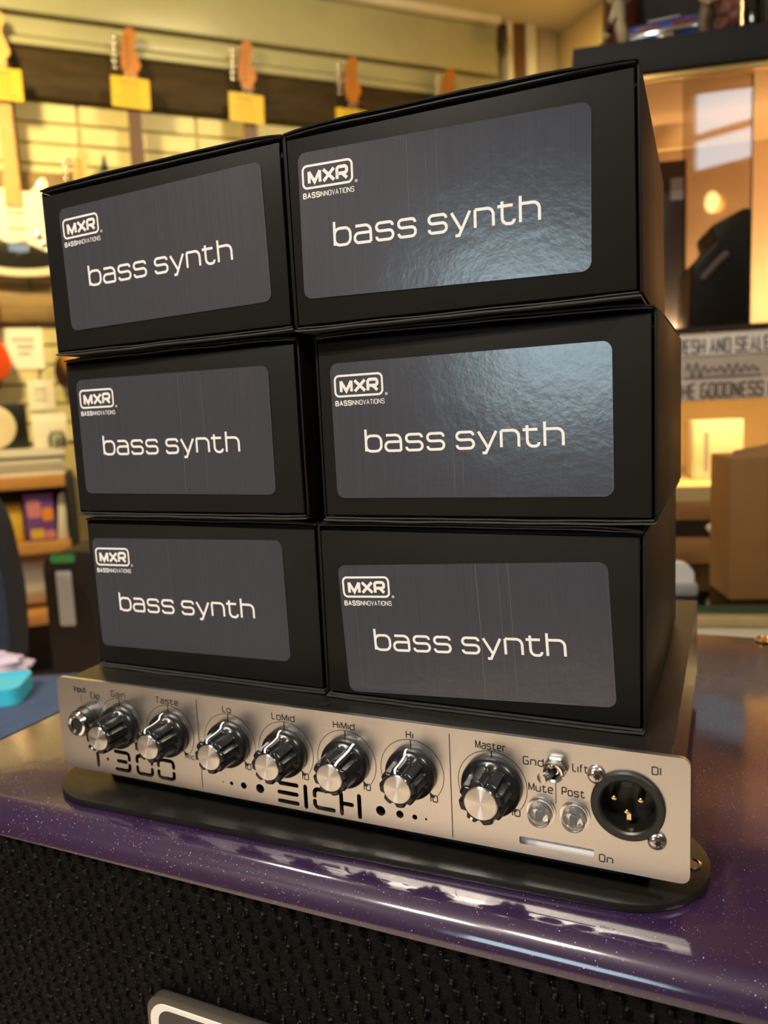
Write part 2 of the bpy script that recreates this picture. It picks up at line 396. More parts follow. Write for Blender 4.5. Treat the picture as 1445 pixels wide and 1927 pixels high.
def offsets(P, w, closed):
    n = len(P); Lf, Rt = [], []
    for i in range(n):
        if closed: a, c = P[i - 1], P[(i + 1) % n]
        else: a, c = P[max(i - 1, 0)], P[min(i + 1, n - 1)]
        d1 = (P[i] - a); d2 = (c - P[i])
        if d1.length < 1e-9: d1 = d2
        if d2.length < 1e-9: d2 = d1
        d1 = d1.normalized(); d2 = d2.normalized()
        nm = Vector((-(d1.y + d2.y), d1.x + d2.x))
        if nm.length < 1e-6: nm = Vector((-d1.y, d1.x))
        nm.normalize(); c_ = max(0.45, nm.dot(Vector((-d1.y, d1.x))))
        Lf.append(P[i] + nm * (w / 2 / c_)); Rt.append(P[i] - nm * (w / 2 / c_))
    return Lf, Rt
def ribbon(mb, pts, w, rad=0.0, closed=False, y=0.0, seg=5):
    P = round_poly(pts, rad, closed, seg); Lf, Rt = offsets(P, w, closed); n = len(P)
    v = [(p.x, y, p.y) for p in Lf] + [(p.x, y, p.y) for p in Rt]
    f = [(i, n + i, n + (i + 1) % n, (i + 1) % n) for i in range(n if closed else n - 1)]
    mb.add(v, f)
def capsule(pts, w, rad=0.0, seg=5):
    P = round_poly(pts, rad, False, seg); Lf, Rt = offsets(P, w, False); out = [(p.x, p.y) for p in Rt]
    def cap(c, d):
        a = math.atan2(d.y, d.x); return [(c.x + w / 2 * math.cos(a + t), c.y + w / 2 * math.sin(a + t)) for t in [PI * (k / 6 - 0.5) for k in range(1, 6)]]
    out += cap(P[-1], P[-1] - P[-2]); out += [(p.x, p.y) for p in reversed(Lf)]; out += cap(P[0], P[0] - P[1])
    return out
X = 0.70
GL = {  # glyph: (width, [(points, closed)])
 'a': (1, [([(.06, X), (1, X), (1, 0)], 0), ([(1, .40), (0, .40), (0, 0), (1, 0)], 0)]),
 'b': (1, [([(0, 1), (0, 0)], 0), ([(0, 0), (1, 0), (1, X), (0, X)], 1)]),
 'c': (.9, [([(1, X), (0, X), (0, 0), (1, 0)], 0)]),
 'd': (1, [([(1, 1), (1, 0)], 0), ([(0, 0), (1, 0), (1, X), (0, X)], 1)]),
 'e': (1, [([(.95, 0), (0, 0), (0, X), (1, X), (1, .34), (.05, .34)], 0)]),
 'f': (.6, [([(.3, 0), (.3, 1), (1, 1)], 0), ([(0, X), (.95, X)], 0)]),
 'h': (1, [([(0, 1), (0, 0)], 0), ([(0, X), (1, X), (1, 0)], 0)]),
 'i': (.02, [([(0, X), (0, 0)], 0)]),
 'l': (.02, [([(0, 1), (0, 0)], 0)]),
 'n': (1, [([(0, X), (0, 0)], 0), ([(0, X), (1, X), (1, 0)], 0)]),
 'o': (1, [([(0, 0), (1, 0), (1, X), (0, X)], 1)]),
 'p': (1, [([(0, X), (0, -.3)], 0), ([(0, 0), (1, 0), (1, X), (0, X)], 1)]),
 'r': (.6, [([(0, X), (0, 0)], 0), ([(0, X), (1, X), (1, X - .16)], 0)]),
 's': (1, [([(.98, X - .15), (.98, X), (0, X), (0, .37), (1, .37), (1, 0), (0, 0), (0, .15)], 0)]),
 't': (.9, [([(.28, .88), (.28, 0), (1, 0), (1, .16)], 0), ([(0, X), (.92, X)], 0)]),
 'u': (1, [([(0, X), (0, 0), (1, 0)], 0), ([(1, X), (1, 0)], 0)]),
 'y': (1.04, [([(0, X), (.52, 0)], 0), ([(1, X), (.40, -.22), (.20, -.22)], 0)]),
 'A': (1, [([(0, 0), (.5, 1), (1, 0)], 0), ([(.2, .34), (.8, .34)], 0)]),
 'B': (1, [([(0, 0), (0, 1), (.95, 1), (.95, .52), (0, .52)], 0), ([(0, .52), (1, .52), (1, 0), (0, 0)], 0)]),
 'C': (1, [([(1, 1), (0, 1), (0, 0), (1, 0)], 0)]),
 'D': (1, [([(0, -.03), (0, 1.03)], 0), ([(0, 0), (1, 0), (1, 1), (0, 1)], 0)]),
 'E': (.9, [([(1, 1), (0, 1), (0, 0), (1, 0)], 0), ([(0, .5), (.9, .5)], 0)]),
 'F': (.9, [([(1, 1), (0, 1), (0, 0)], 0), ([(0, .5), (.9, .5)], 0)]),
 'G': (1, [([(1, 1), (0, 1), (0, 0), (1, 0), (1, .5), (.5, .5)], 0)]),
 'H': (1, [([(0, 0), (0, 1)], 0), ([(1, 0), (1, 1)], 0), ([(0, .5), (1, .5)], 0)]),
 'I': (.02, [([(0, 0), (0, 1)], 0)]),
 'L': (.8, [([(0, 1), (0, 0), (1, 0)], 0)]),
 'M': (1.2, [([(0, 0), (0, 1)], 0), ([(0, .98), (.5, .08), (1, .98)], 0), ([(1, 1), (1, 0)], 0)]),
 'N': (1, [([(0, 0), (0, 1)], 0), ([(0, 1), (1, 0)], 0), ([(1, 0), (1, 1)], 0)]),
 'O': (1, [([(0, 0), (1, 0), (1, 1), (0, 1)], 1)]),
 'P': (1, [([(0, 0), (0, 1), (1, 1), (1, .42), (0, .42)], 0)]),
 'R': (1, [([(0, 0), (0, 1), (1, 1), (1, .44), (0, .44)], 0), ([(.5, .44), (1, 0)], 0)]),
 'S': (1, [([(1, .78), (1, 1), (0, 1), (0, .52), (1, .52), (1, 0), (0, 0), (0, .22)], 0)]),
 'T': (1, [([(0, 1), (1, 1)], 0), ([(.5, 1), (.5, 0)], 0)]),
 'V': (1, [([(0, 1), (.5, 0), (1, 1)], 0)]),
 'X': (1, [([(0, 0), (1, 1)], 0), ([(0, 1), (1, 0)], 0)]),
 '0': (1, [([(0, 0), (1, 0), (1, 1), (0, 1)], 1)]),
 '1': (.02, [([(0, 0), (0, 1)], 0)]),
}
SHARP = set('AMNVXy')
def text(mb, s, x, z, cap, lw, gap, w, y=0.0, rad=None, width=None, centre=False):
    """x, z: left end of the baseline; lw: letter width; gap: space between letters; w: stroke"""
    def adv(c): return (lw * 0.75 if c == ' ' else GL[c][0] * lw + gap)
    tot = sum(adv(c) for c in s) - gap; k = (width / tot) if width else 1.0
    if centre: x -= tot * k / 2
    lift = 0.0                              # overlapping strokes lie a hair above each other
    for c in s:
        if c != ' ':
            gw, st = GL[c]
            for pts, cl in st:
                r = 0 if c in SHARP else (rad if rad is not None else 0.3 * min(lw * k, cap))
                ribbon(mb, [(x + p[0] * (gw * lw if gw > .1 else 0) * k, z + p[1] * cap) for p in pts], w, r, bool(cl), y - lift); lift = (lift + 4e-6) % 3.2e-5
        x += adv(c) * k

# ------------------------------------------------------------------ lamps
def ceiling_spot(name, label, pos, target, power, colour, size=0.10, spread=150, group='ceiling spot lamps'):
    t = thing(name, label, 'lamp', pos, group=group)
    d = (Vector(target) - Vector(pos)).normalized(); q = d.to_track_quat('-Z', 'Y')
    MB().lathe([(.018, .0), (.018, ZC - pos[2])], 12).build('stem', 'black_metal', t, True)
    hd = MB().lathe([(.03, .10), (.05, .07), (.056, .0), (.056, -.03), (.05, -.03), (.05, -.012), (.0505, -.0115)], 28).build('shade', 'black_metal', t, True)
    hd.rotation_mode = 'QUATERNION'; hd.rotation_quaternion = q
    bl = MB().lathe([(.046, -.016), (.046, -.020)], 24).build('bulb', emit(name + '_glow', colour, power * 0.9), hd, True)
    li = bpy.data.lights.new(name + '_light', 'AREA'); li.shape = 'DISK'; li.size = size; li.energy = power; li.color = colour; li.spread = math.radians(spread)
    lo = bpy.data.objects.new(name + '_light', li); col.objects.link(lo); lo.parent = t
    lo.location = d * 0.034; lo.rotation_mode = 'QUATERNION'; lo.rotation_quaternion = q
    return t
WARM = (1.0, 0.75, 0.30); MID = (1.0, 0.90, 0.77)
ceiling_spot('ceiling_spot_lamp', 'black ceiling spot over the cream guitar, lighting the wall yellow', WP(-0.95, 1.35, 2.5), WP(-0.60, 0, 1.55), 27, WARM, size=.30, spread=120)
ceiling_spot('ceiling_spot_lamp', 'black ceiling spot over the middle of the guitar wall', WP(0.45, 1.5, 2.5), WP(0.5, 0, 1.7), 10, (1.0, 0.80, 0.44), size=.30, spread=120)
ceiling_spot('ceiling_spot_lamp', 'black ceiling spot near the room corner right of the guitars', WP(1.55, 0.9, 2.45), WP(1.98, 0.7, 1.9), 17, WARM)
ceiling_spot('ceiling_spot_lamp', 'black ceiling spot behind the photographer on the left', WP(-1.35, 3.7, 2.5), WP(-0.25, 2.9, 0.90), 5.0, MID, spread=75)
ceiling_spot('ceiling_spot_lamp', 'black ceiling spot behind the photographer on the right', WP(0.75, 4.3, 2.5), WP(-0.25, 3.0, 0.80), 3.5, MID, spread=60)
ceiling_spot('ceiling_spot_lamp', 'black ceiling spot high above the speaker cabinet', WP(-0.75, 2.3, 2.5), WP(-0.3, 2.7, 0.8), 5, MID)
ceiling_spot('ceiling_spot_lamp', 'added black ceiling spot, unseen, brightening the floor that the steel panel mirrors', WP(-1.75, 3.55, 2.5), WP(-1.75, 3.55, 0), 46, (1.0, 0.89, 0.76), spread=105)  # extra lamp added so the steel panel mirrors a brighter floor

# ------------------------------------------------------------------ room shell
def wroot_mat(): return Matrix.Translation(WO) @ Matrix.Rotation(HW, 4, 'Z')
def wstruct(name, mb, m, kind='structure', **k):
    o = mb.build(name, m, **k); o.location = WO; o.rotation_euler = (0, 0, HW)
    if kind: o['kind'] = kind
    return o
# in the wall frame: x = u, y = -n, z up
wstruct('floor', bx(U0 - .1, U1 + .1, -N1 - .1, .1, -.1, 0), 'floor')
wstruct('ceiling', bx(U0 - .1, U1 + .1, -N1 - .1, .1, ZC, ZC + .1), 'ceiling')
wb_ = wstruct('wall_back', bx(U0 - .1, U1 + .1, 0.006, .1, 0, ZC), 'mortar')
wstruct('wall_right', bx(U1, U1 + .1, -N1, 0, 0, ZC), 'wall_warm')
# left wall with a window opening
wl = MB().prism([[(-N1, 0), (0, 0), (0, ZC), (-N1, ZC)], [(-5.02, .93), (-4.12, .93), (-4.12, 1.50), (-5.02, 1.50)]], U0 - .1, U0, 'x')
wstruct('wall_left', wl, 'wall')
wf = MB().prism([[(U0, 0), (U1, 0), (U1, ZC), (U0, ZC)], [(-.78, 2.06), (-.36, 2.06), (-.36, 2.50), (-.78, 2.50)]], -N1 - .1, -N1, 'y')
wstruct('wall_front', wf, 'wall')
w1 = wstruct('window_1', MB().prism([[(-5.02, .93), (-4.12, .93), (-4.12, 1.50), (-5.02, 1.50)], [(-4.98, .97), (-4.16, .97), (-4.16, 1.46), (-4.98, 1.46)]], U0 - .08, U0 - .02, 'x'), 'white_paint')
bx(U0 - .052, U0 - .048, -4.98, -4.16, .97, 1.46).build('pane', 'glass', w1)
w2 = wstruct('window_2', MB().prism([[(-.78, 2.06), (-.36, 2.06), (-.36, 2.50), (-.78, 2.50)], [(-.75, 2.09), (-.39, 2.09), (-.39, 2.47), (-.75, 2.47)]], -N1 - .08, -N1 - .02, 'y'), 'white_paint')
bx(-.75, -.39, -N1 - .052, -N1 - .048, 2.09, 2.47).build('pane', 'glass', w2)
bx(-.75, -.39, -N1 - .07, -N1 - .03, 2.24, 2.265).build('glazing_bar', 'post', w2)
# painted bricks, each one a piece of the back wall
rnd = random.Random(3)
bm_b = bx(0, .214, -.008, .006, 0, .067).mesh('brick', .003, 1)
bm_h = bx(0, .104, -.008, .006, 0, .067).mesh('brick', .003, 1)
for me in (bm_b, bm_h): me.materials.append(M['brick'])
uR = 1.62
z = 0.90; row = 0
while z < 2.17:
    u = -0.86 - (0.111 if row % 2 else 0.0)
    while u < uR - .02:
        half = (row % 2 and u < -0.9) or u + .214 > uR + .02
        o = bpy.data.objects.new('brick', bm_h if half else bm_b); col.objects.link(o); o.parent = wb_
        o.location = (u, rnd.uniform(-.0015, .0015), z)
        u += .111 if half else .222
    z += .0745; row += 1

# beams, boards and the corner trim along the back wall
def wbox(name, u0, u1, n0, n1, z0, z1, m, bev=.004): return wstruct(name, bx(u0, u1, -n1, -n0, z0, z1), m, bevel=bev)
wbox('trim_1', U0, uR, 0.009, .045, 2.165, 2.332, 'beam')
wbox('trim_2', U0, uR, 0.0, .060, 2.336, 2.366, 'shutter', .008)
wbox('trim_3', U0, uR, 0.0, .045, 2.372, 2.440, 'shutter', .010)
wbox('trim_4', U0, uR, 0.0, .060, 2.450, 2.655, 'shutter', .012)
wbox('trim_5', U0, uR, 0.0, .090, 2.658, ZC, 'white_paint', .004)
wbox('trim_6', U0, uR, 0.009, .040, 1.72, 1.900, 'board')
wbox('trim_7', U0, uR, 0.009, .040, 1.355, 1.465, 'board')
def trimpx(name, a, b, n0, n1, m, z0=0.0):
    wbox(name, wuz(a, 80, n1)[0], wuz(b, 80, n1)[0], n0, n1, z0, ZC, m)
trimpx('trim_8', 955, 966, 0, .06, 'white_paint')
trimpx('trim_9', 967, 991, 0, .05, 'post')
trimpx('trim_10', 992, 1010, 0, .07, 'white_paint')
trimpx('trim_11', 1011, 1047, 0, .04, 'beige')
# black bracket near the end of the boards
u, z = wuz(944, 80, .08)
t = thing('wall_speaker_bracket', 'small black swivel bracket on the boards beside the white corner trim', 'bracket', WP(u, .061, z), HW)
bx(-.012, .012, -.004, 0, -.035, .035).build('mounting_plate', 'black_metal', t, bevel=.002)
MB().tube([(0, -.004, 0), (0, -.05, 0), (-.03, -.085, -.005)], .011, 10).build('arm', 'black_metal', t, True)
bx(-.055, -.022, -.11, -.07, -.04, .035).build('clamp', 'black_metal', t, bevel=.006)

# globe lamp on the street wall, seen as a warm spot mirrored in the case door
t = thing('wall_globe_lamp', 'warm globe lamp on the street wall, mirrored in the case door', 'lamp', WP(-.61, N1, 1.90), HW)
MB().lathe([(.05, 0), (.05, .012), (.02, .016), (.015, .03)], 24).xform(Matrix.Rotation(-PI / 2, 4, 'X')).build('wall_plate', 'brass', t, True)
MB().blob((0, .058, .0), (.034, .034, .050), 24, 14).build('globe', emit('globe_glow', (1.0, .72, .25), 22), t, True)

# ------------------------------------------------------------------ guitars on the wall
BODY = smooth_loop([(2.8, 30.5), (5.2, 30.3), (7.4, 32.0), (9.0, 34.6), (10.4, 35.6), (11.5, 34.6), (12.0, 31.5), (11.7, 27), (11.2, 22.5), (12.3, 17.5), (14.8, 12.5), (16.0, 7.8), (14.8, 3.6), (10.5, .9), (3, 0),
                    (-5, .2), (-11.5, 2), (-15.4, 6), (-16.2, 11), (-14.6, 16), (-12.3, 20.5), (-11.8, 25), (-12.6, 30), (-13.5, 35), (-13, 38.3), (-11.3, 39), (-9.2, 36.2), (-7, 32.6), (-5, 31), (-2.8, 31.2)], 4)
BODY = [(a / 100, b / 100) for a, b in BODY]
HEAD = [(a / 100, b / 100) for a, b in smooth_loop([(-2.1, 0), (-2.5, 2.5), (-3.2, 4.2), (-3.0, 8), (-2.4, 13), (-1.9, 15.5), (-.8, 17.4), (1.2, 18), (2.6, 16.9), (2.9, 15), (2.3, 13.4), (1.7, 12), (2.2, 9.5), (3.4, 6.5), (3.8, 4.6), (3.0, 3.2), (2.2, 2), (2.1, 0)], 4)]
GUARD = [(a / 100, b / 100) for a, b in smooth_loop([(2.9, 29.6), (5.0, 29.0), (8.2, 31.8), (10.2, 32.5), (10.6, 28), (9.9, 22.5), (10.8, 17.5), (12.2, 12.5), (11.2, 8.6), (8, 9.6), (4.5, 11.2), (0, 12), (-5.2, 12.6), (-6.2, 18), (-7, 24), (-8.8, 29), (-6.5, 30.2), (-2.9, 29.6)], 3)]
def inset(loop, k):
    c = (sum(p[0] for p in loop) / len(loop), sum(p[1] for p in loop) / len(loop))
    n = len(loop); out = []
    for i in range(n):
        a, b_ = Vector((*loop[i - 1], 0)), Vector((*loop[(i + 1) % n], 0)); d = (b_ - a).normalized()
        out.append((loop[i][0] - d.y * k, loop[i][1] + d.x * k))
    return out
ccw = sum(BODY[i - 1][0] * BODY[i][1] - BODY[i][0] * BODY[i - 1][1] for i in range(len(BODY))) > 0
def guitar_body_mb():
    s = 1 if ccw else -1; mb = MB(); n = len(BODY); prof = [(.006, -.045), (.0018, -.0432), (0, -.039), (0, -.006), (.0018, -.0018), (.006, 0)]
    v = []
    for k, y in prof: v += [(p[0], y, p[1]) for p in inset(BODY, k * s)]
    f = [(j * n + i, j * n + (i + 1) % n, (j + 1) * n + (i + 1) % n, (j + 1) * n + i) for j in range(len(prof) - 1) for i in range(n)]
    tri = tessellate_polygon([[Vector((p[0], p[1], 0)) for p in inset(BODY, .006 * s)]])
    f += [tuple(t) for t in tri] + [tuple(i + (len(prof) - 1) * n for i in reversed(t)) for t in tri]
    return mb.add(v, f)
ME = {}
ME['body'] = guitar_body_mb().mesh('body')
ME['guard'] = MB().prism(GUARD, -.0472, -.0451).mesh('pickguard')
NUT = .725
ME['neck'] = MB().prism([(-.028, .27), (.028, .27), (.021, NUT), (-.021, NUT)], -.052, -.030).mesh('neck', .006, 2)
ME['board'] = MB().prism([(-.028, .245), (.028, .245), (.021, NUT), (-.021, NUT)], -.057, -.0521).mesh('fretboard')
ME['head'] = MB().prism([(a, b + NUT) for a, b in HEAD], -.052, -.038).mesh('headstock', .0015, 1)
tn = MB().lathe([(.0045, 0), (.0045, .02)], 10); tn.xform(Matrix.Translation((-.030, -.045, 0)) @ Matrix.Rotation(-PI / 2, 4, 'Y'))
tn.blob((-.056, -.045, 0), (.010, .004, .007), 10, 7)
pg = MB().lathe([(.004, 0), (.0035, .016)], 10); pg.xform(Matrix.Translation((-.012, -.052, 0)) @ Matrix.Rotation(PI / 2, 4, 'X')); tn.add(pg.v, pg.f)
ME['tuner'] = tn.mesh('tuner')
ME['pickup'] = MB().prism(rrect(-.035, .035, -.008, .008, .0075), -.053, -.0473).mesh('pickup')
ME['bridge'] = bx(-.035, .035, -.055, -.0473, .085, .118).mesh('bridge', .002, 1)
ME['gknob'] = MB().lathe([(.013, 0), (.012, .004), (.010, .014), (.009, .0145)], 18).xform(Matrix.Rotation(PI / 2, 4, 'X')).mesh('control_knob')
st = MB()
for i in range(6):
    a = -.017 + .0068 * i; st.tube([(a * 1.5, -.0585, .11), (a, -.0585, NUT)], .0006, 4)
ME['strings'] = st.mesh('strings')
ME['hook'] = MB().tube([(-.03, -.075, 0), (-.028, -.03, -.004), (0, -.012, -.004), (.028, -.03, -.004), (.03, -.075, 0)], .007, 8).mesh('prong')
TAGM = MB().prism(rrect(-.069, .069, -.054, .054, .004), -.002, 0).mesh('price_card')
def meshcopy(k, m):
    key = k + '|' + m
    if key not in ME: c = ME[k].copy(); c.materials.append(M[m]); c.polygons.foreach_set('use_smooth', [True] * len(c.polygons)); c.set_sharp_from_angle(angle=math.radians(40)); ME[key] = c
    return ME[key]
def part(name, k, m, parent, loc=(0, 0, 0), rot=(0, 0, 0)):
    o = bpy.data.objects.new(name, meshcopy(k, m)); col.objects.link(o); o.parent = parent; o.location = loc; o.rotation_euler = rot; return o
def guitar(u, z, label, body, guard, headm, boardm, n=.055, group='electric guitars on the wall', tilt=0.0, dark_lower=False):
    t = thing('electric_guitar', label, 'guitar', WP(u, n, z), group=group, rot=(0, tilt, HW))
    bo = part('body', 'body', body, t)
    g_ = part('pickguard', 'guard', guard, t)
    part('neck', 'neck', headm, t); part('fretboard', 'board', boardm, t)
    h = part('headstock', 'head', headm, t)
    for i in range(6): part('tuner', 'tuner', 'chrome', h, (.0005 * i, 0, NUT + .035 + .0215 * i))
    for zz, rr in ((.245, 0), (.19, 0), (.14, .18)): part('pickup', 'pickup', 'white_plastic' if guard == 'pearl' else 'pick_black', t, (0, 0, zz - .012), (0, -rr, 0))
    part('bridge', 'bridge', 'chrome', t)
    for a, b_ in ((.072, .145), (.088, .115), (.104, .090)): part('control_knob', 'gknob', 'chrome', t, (a, -.0473, b_))
    part('strings', 'strings', 'chrome', t)
    if dark_lower:
        lp = [(a / 100, b_ / 100) for a, b_ in smooth_loop([(14.9, 9.0), (10.5, 9.0), (6, 11.8), (1, 13.2), (-6, 13.6), (-12.5, 13.6), (-15.2, 10), (-14.2, 6.4), (-10.5, 4.0), (-4, 2.9), (3, 2.8), (9.5, 3.6), (13.4, 5.6)], 4)]
        MB().prism(lp, -.0466, -.0450).build('lower_plate', 'dark_body', t, bevel=.0006)
    return t
def hanger(u, z, label):
    t = thing('guitar_hanger', label, 'hanger', WP(u, .045, z), HW, 'guitar hangers on the beams')
    bx(-.03, .03, -.012, 0, -.04, .02).build('backplate', 'black_metal', t, bevel=.003)
    MB().tube([(0, -.010, -.004), (0, -.03, -.004)], .006, 8).build('stem', 'black_metal', t, True)
    part('prong', 'hook', 'black_metal', t, (0, -.012, 0))
def price_tag(u, z, n, label, rot=0.0):
    t = thing('price_card', label, 'price tag', WP(u, n, z), group='yellow price cards hanging on guitar necks', rot=(0, rot, HW))
    me = TAGM.copy(); link('card', me, 'tag_yellow', t)
    mb = MB(); r = random.Random(int(u * 1000))
    for k in range(5):
        zz = .036 - .018 * k; w = r.uniform(.03, .055); ribbon(mb, [(-w, zz), (w * r.uniform(.6, 1), zz)], .004 if k else .007, y=-.0023)
    mb.build('print', 'tag_ink', t, fix=False)
    MB().tube([(-.02, -.001, .052), (0, .004, .085), (.02, -.001, .052)], .0008, 5).build('string', 'white_print', t)
TIP = NUT + .18
top = [(5, 25), (243, 55), (463, 80), (662, 110), (845, 132)]
names = [('cream white electric guitar hanging highest at the far left of the wall', 'cream_body', 'pearl', 'maple_light', 'maple_light'),
         ('electric guitar with brown headstock, second from the left in the top row', 'blue_body', 'pearl', 'maple', 'rosewood'),
         ('electric guitar with brown headstock, third from the left in the top row', 'dark_body', 'pearl', 'maple', 'rosewood'),
         ('electric guitar with orange brown headstock, fourth from the left in the top row', 'cream_body', 'pick_black', 'maple', 'rosewood'),
         ('electric guitar at the right end of the top row, only its headstock showing', 'red_body', 'pearl', 'maple', 'rosewood')]
where = ['above the cream guitar', 'behind the second headstock from the left', 'behind the third headstock from the left', 'behind the fourth headstock from the left', 'behind the last headstock on the right']
tagpos = [(2, 158), (246, 175), (464, 204), (662, 232), None]
tagtxt = ['yellow price card on the cream guitar at the left edge', 'yellow price card on the second guitar from the left', 'yellow price card on the third guitar from the left', 'yellow price card on the fourth guitar, half hidden by a box']
for i, (px, py) in enumerate(top):
    u, z = wuz(px, py, .10); l, bd, gd, hm, bdm = names[i]
    if i == 0: u -= .018
    guitar(u - .008, z - TIP, l, bd, gd, hm, bdm, n=.062, dark_lower=(i == 0))
    hanger(u - .008, z - TIP + NUT - .004, 'black forked guitar hanger ' + where[i])
    if tagpos[i]:
        a, b_ = wuz(*tagpos[i], n=.135)
        price_tag(a, b_, .135, tagtxt[i], rot=.03 if i else .0)
u, z = wuz(157, 285, .10)
guitar(u - .012, z - TIP, 'sunburst electric guitar hanging in the lower row beside the stacked boxes', 'sunburst', 'pick_black', 'maple_light', 'rosewood', n=.062)
hanger(u - .012, z - TIP + NUT - .004, 'black forked guitar hanger holding the sunburst guitar')
u2_, z2_ = wuz(0, 670, .10)
guitar(u2_ - .125, z2_ - .10, 'orange red electric guitar hanging low at the left edge', 'red_body', 'pick_black', 'maple_light', 'rosewood', n=.062)
hanger(u2_ - .125, z2_ - .10 + NUT - .004, 'black forked guitar hanger holding the orange red guitar')
u, z = wuz(196, 318, .05)
t = thing('wall_hook', 'black pointed hook on the wall right of the orange headstock', 'hook', WP(u, .041, z), HW)
bx(-.016, .016, -.006, 0, -.05, .012).build('backplate', 'black_metal', t, bevel=.002)
MB().tube([(0, -.006, -.03), (0, -.03, -.03), (0, -.040, .0), (0, -.038, .045)], [.010, .013, .012, .002], 8).build('spike', 'black_metal', t, True)

# paper signs
def sign(pa, pb, label, lines, n=.012, cat='sign'):
    (u0, z1), (u1, z0) = wuz(*pa, n=n), wuz(*pb, n=n); t = thing('paper_sign', label, cat, WP((u0 + u1) / 2, n, (z0 + z1) / 2), HW)
    w, h = (u1 - u0) / 2, (z1 - z0) / 2
    MB().prism(rrect(-w, w, -h, h, .006), -.002, 0).build('sheet', 'paper', t)
    mb = MB()
    for a, b_, zz, wd in lines: ribbon(mb, [(a * w, zz * h), (b_ * w, zz * h)], wd, y=-.0024)
    mb.build('print', 'paper_ink', t, fix=False)
sign((4, 618), (86, 694), 'white paper sign with three smudged grey lines, taped under the brown board', [(-.6, .55, .45, .014), (-.35, .5, .1, .016), (-.3, .3, -.25, .014)])
sign((50, 716), (106, 771), 'smaller white paper sign below, beside the black case with the round disc', [(-.5, .4, .4, .010), (-.6, .5, .05, .006), (-.5, .4, -.3, .008)])

# ------------------------------------------------------------------ shelf unit at the foot of the wall and its contents
NS = .36
def su(px, py, n=NS): return wuz(px, py, n)
ua = su(-60, 900)[0]; ub = su(122, 900)[0]
zs = [su(60, y)[1] for y in (897, 1022, 1157)]
t = thing('shelf_unit', 'low open wooden shelf unit against the guitar wall', 'shelf', WP((ua + ub) / 2, 0.02, 0), HW)
hw = (ub - ua) / 2
for zz in zs: bx(-hw, hw, -NS + .02, 0, zz - .042, zz).build('shelf_board', 'wood', t, bevel=.003)
bx(-hw - .02, -hw - .001, -NS + .02, 0, 0, zs[0]).build('side_panel', 'wood', t, bevel=.002)
bx(hw + .001, hw + .03, -NS + .02, 0, 0, zs[0]).build('side_panel', 'black_metal', t, bevel=.002)
bx(-hw, hw, -.012, -.001, 0, zs[0] - .043).build('back_panel', 'case_black', t)
def onshelf(px0, px1, py0, zb, n, dp):      # width and height of a thing standing on a shelf, from where its edges show
    u0, u1 = wuz(px0, (py0 + 0), n)[0], wuz(px1, py0, n)[0]; h = wuz((px0 + px1) / 2, py0, n)[1] - zb
    return WP((u0 + u1) / 2, n - dp / 2, zb), (u1 - u0) / 2, h
# on top
P, w, h = onshelf(-40, 118, 846, zs[0], .33, .24)
t = thing('paper_stack', 'grey stack of sheet music lying on the shelf top', 'papers', P, HW)
r = random.Random(5)
for k in range(7):
    a, b_ = r.uniform(-.006, .006), r.uniform(-.006, .006)
    bx(-w + a, w + a, -.12 + b_, .12 + b_, h * k / 7 + .0004, h * (k + 1) / 7).build('booklet', 'grey_plastic' if k % 3 == 1 else 'white_plastic', t, bevel=.001, bseg=1)
zt = zs[0] + h
P, w, h = onshelf(-58, 46, 760, zt, .26, .12)
t = thing('practice_speaker', 'black box with a round cream disc standing on the paper stack', 'speaker', P, HW)
bx(-w, w, -.055, .06, 0.001, h).build('cabinet', 'black_plastic', t, bevel=.006)
MB().lathe([(.078, 0), (.078, .006), (.070, .010), (.03, .004), (.0, .004)], 32).xform(Matrix.Translation((w - .112, -.0555, h * .50)) @ Matrix.Rotation(PI / 2, 4, 'X')).build('cone', 'cream_plastic', t, True)
P, w, h = onshelf(57, 124, 776, zt, .27, .08)
t = thing('white_carton', 'plain off-white carton on the paper stack beside the black speaker', 'box', P, HW)
bx(-w, w, -.04, .04, 0.001, h - .004).build('carton', 'paper', t, bevel=.003)
bx(-w - .001, w + .001, -.041, .041, h - .004, h).build('lid', 'white_plastic', t, bevel=.001)
P, w, h = onshelf(92, 120, 812, zt, .31, .0)
t = thing('glass_jar', 'clear glass jar with chrome lid in front of the white carton', 'jar', P, HW)
MB().lathe([(.026, .001), (.029, .01), (.029, h * .72), (.022, h * .8), (.022, h * .86)], 24).build('jar', 'glass', t, True)
MB().lathe([(.025, h * .86), (.026, h * .9), (.026, h), (.02, h + .004)], 24).build('lid', 'chrome', t, True)
# middle shelf
P, w, h = onshelf(2, 40, 948, zs[1], .32, .10)
t = thing('yellow_packet', 'yellow packet standing on the middle shelf at the left', 'packet', P, HW)
bx(-w, w, -.04, .04, 0.001, h * .93).build('packet', 'yellow_pack', t, bevel=.006)
MB().prism([(-.04, h * .93), (.04, h * .93), (0, h)], -w, w, 'x').build('folded_top', 'yellow_pack', t)
P, w, h = onshelf(42, 99, 930, zs[1], .33, .06)
t = thing('string_pack_box', 'purple box with orange and pink patches on the middle shelf', 'box', P, HW)
bx(-w, w, -.028, .03, 0.001, h).build('carton', 'purple_pack', t, bevel=.003)
MB().prism(rrect(-w * .8, w * .1, h * .50, h * .88, .01), -.0295, -.0282).build('patch', 'pink_pack', t)
MB().prism(rrect(w * .15, w * .9, h * .42, h * .70, .012), -.0297, -.0282).build('patch', 'orange_pack', t)
MB().prism(rrect(-w * .7, w * .2, h * .05, h * .26, .006), -.0297, -.0282).build('patch', 'yellow_pack', t)
MB().prism(rrect(w * .25, w * .95, h * .04, h * .22, .006), -.0299, -.0282).build('patch', 'pink_pack', t)
P, w, h = onshelf(100, 121, 925, zs[1], .33, .10)
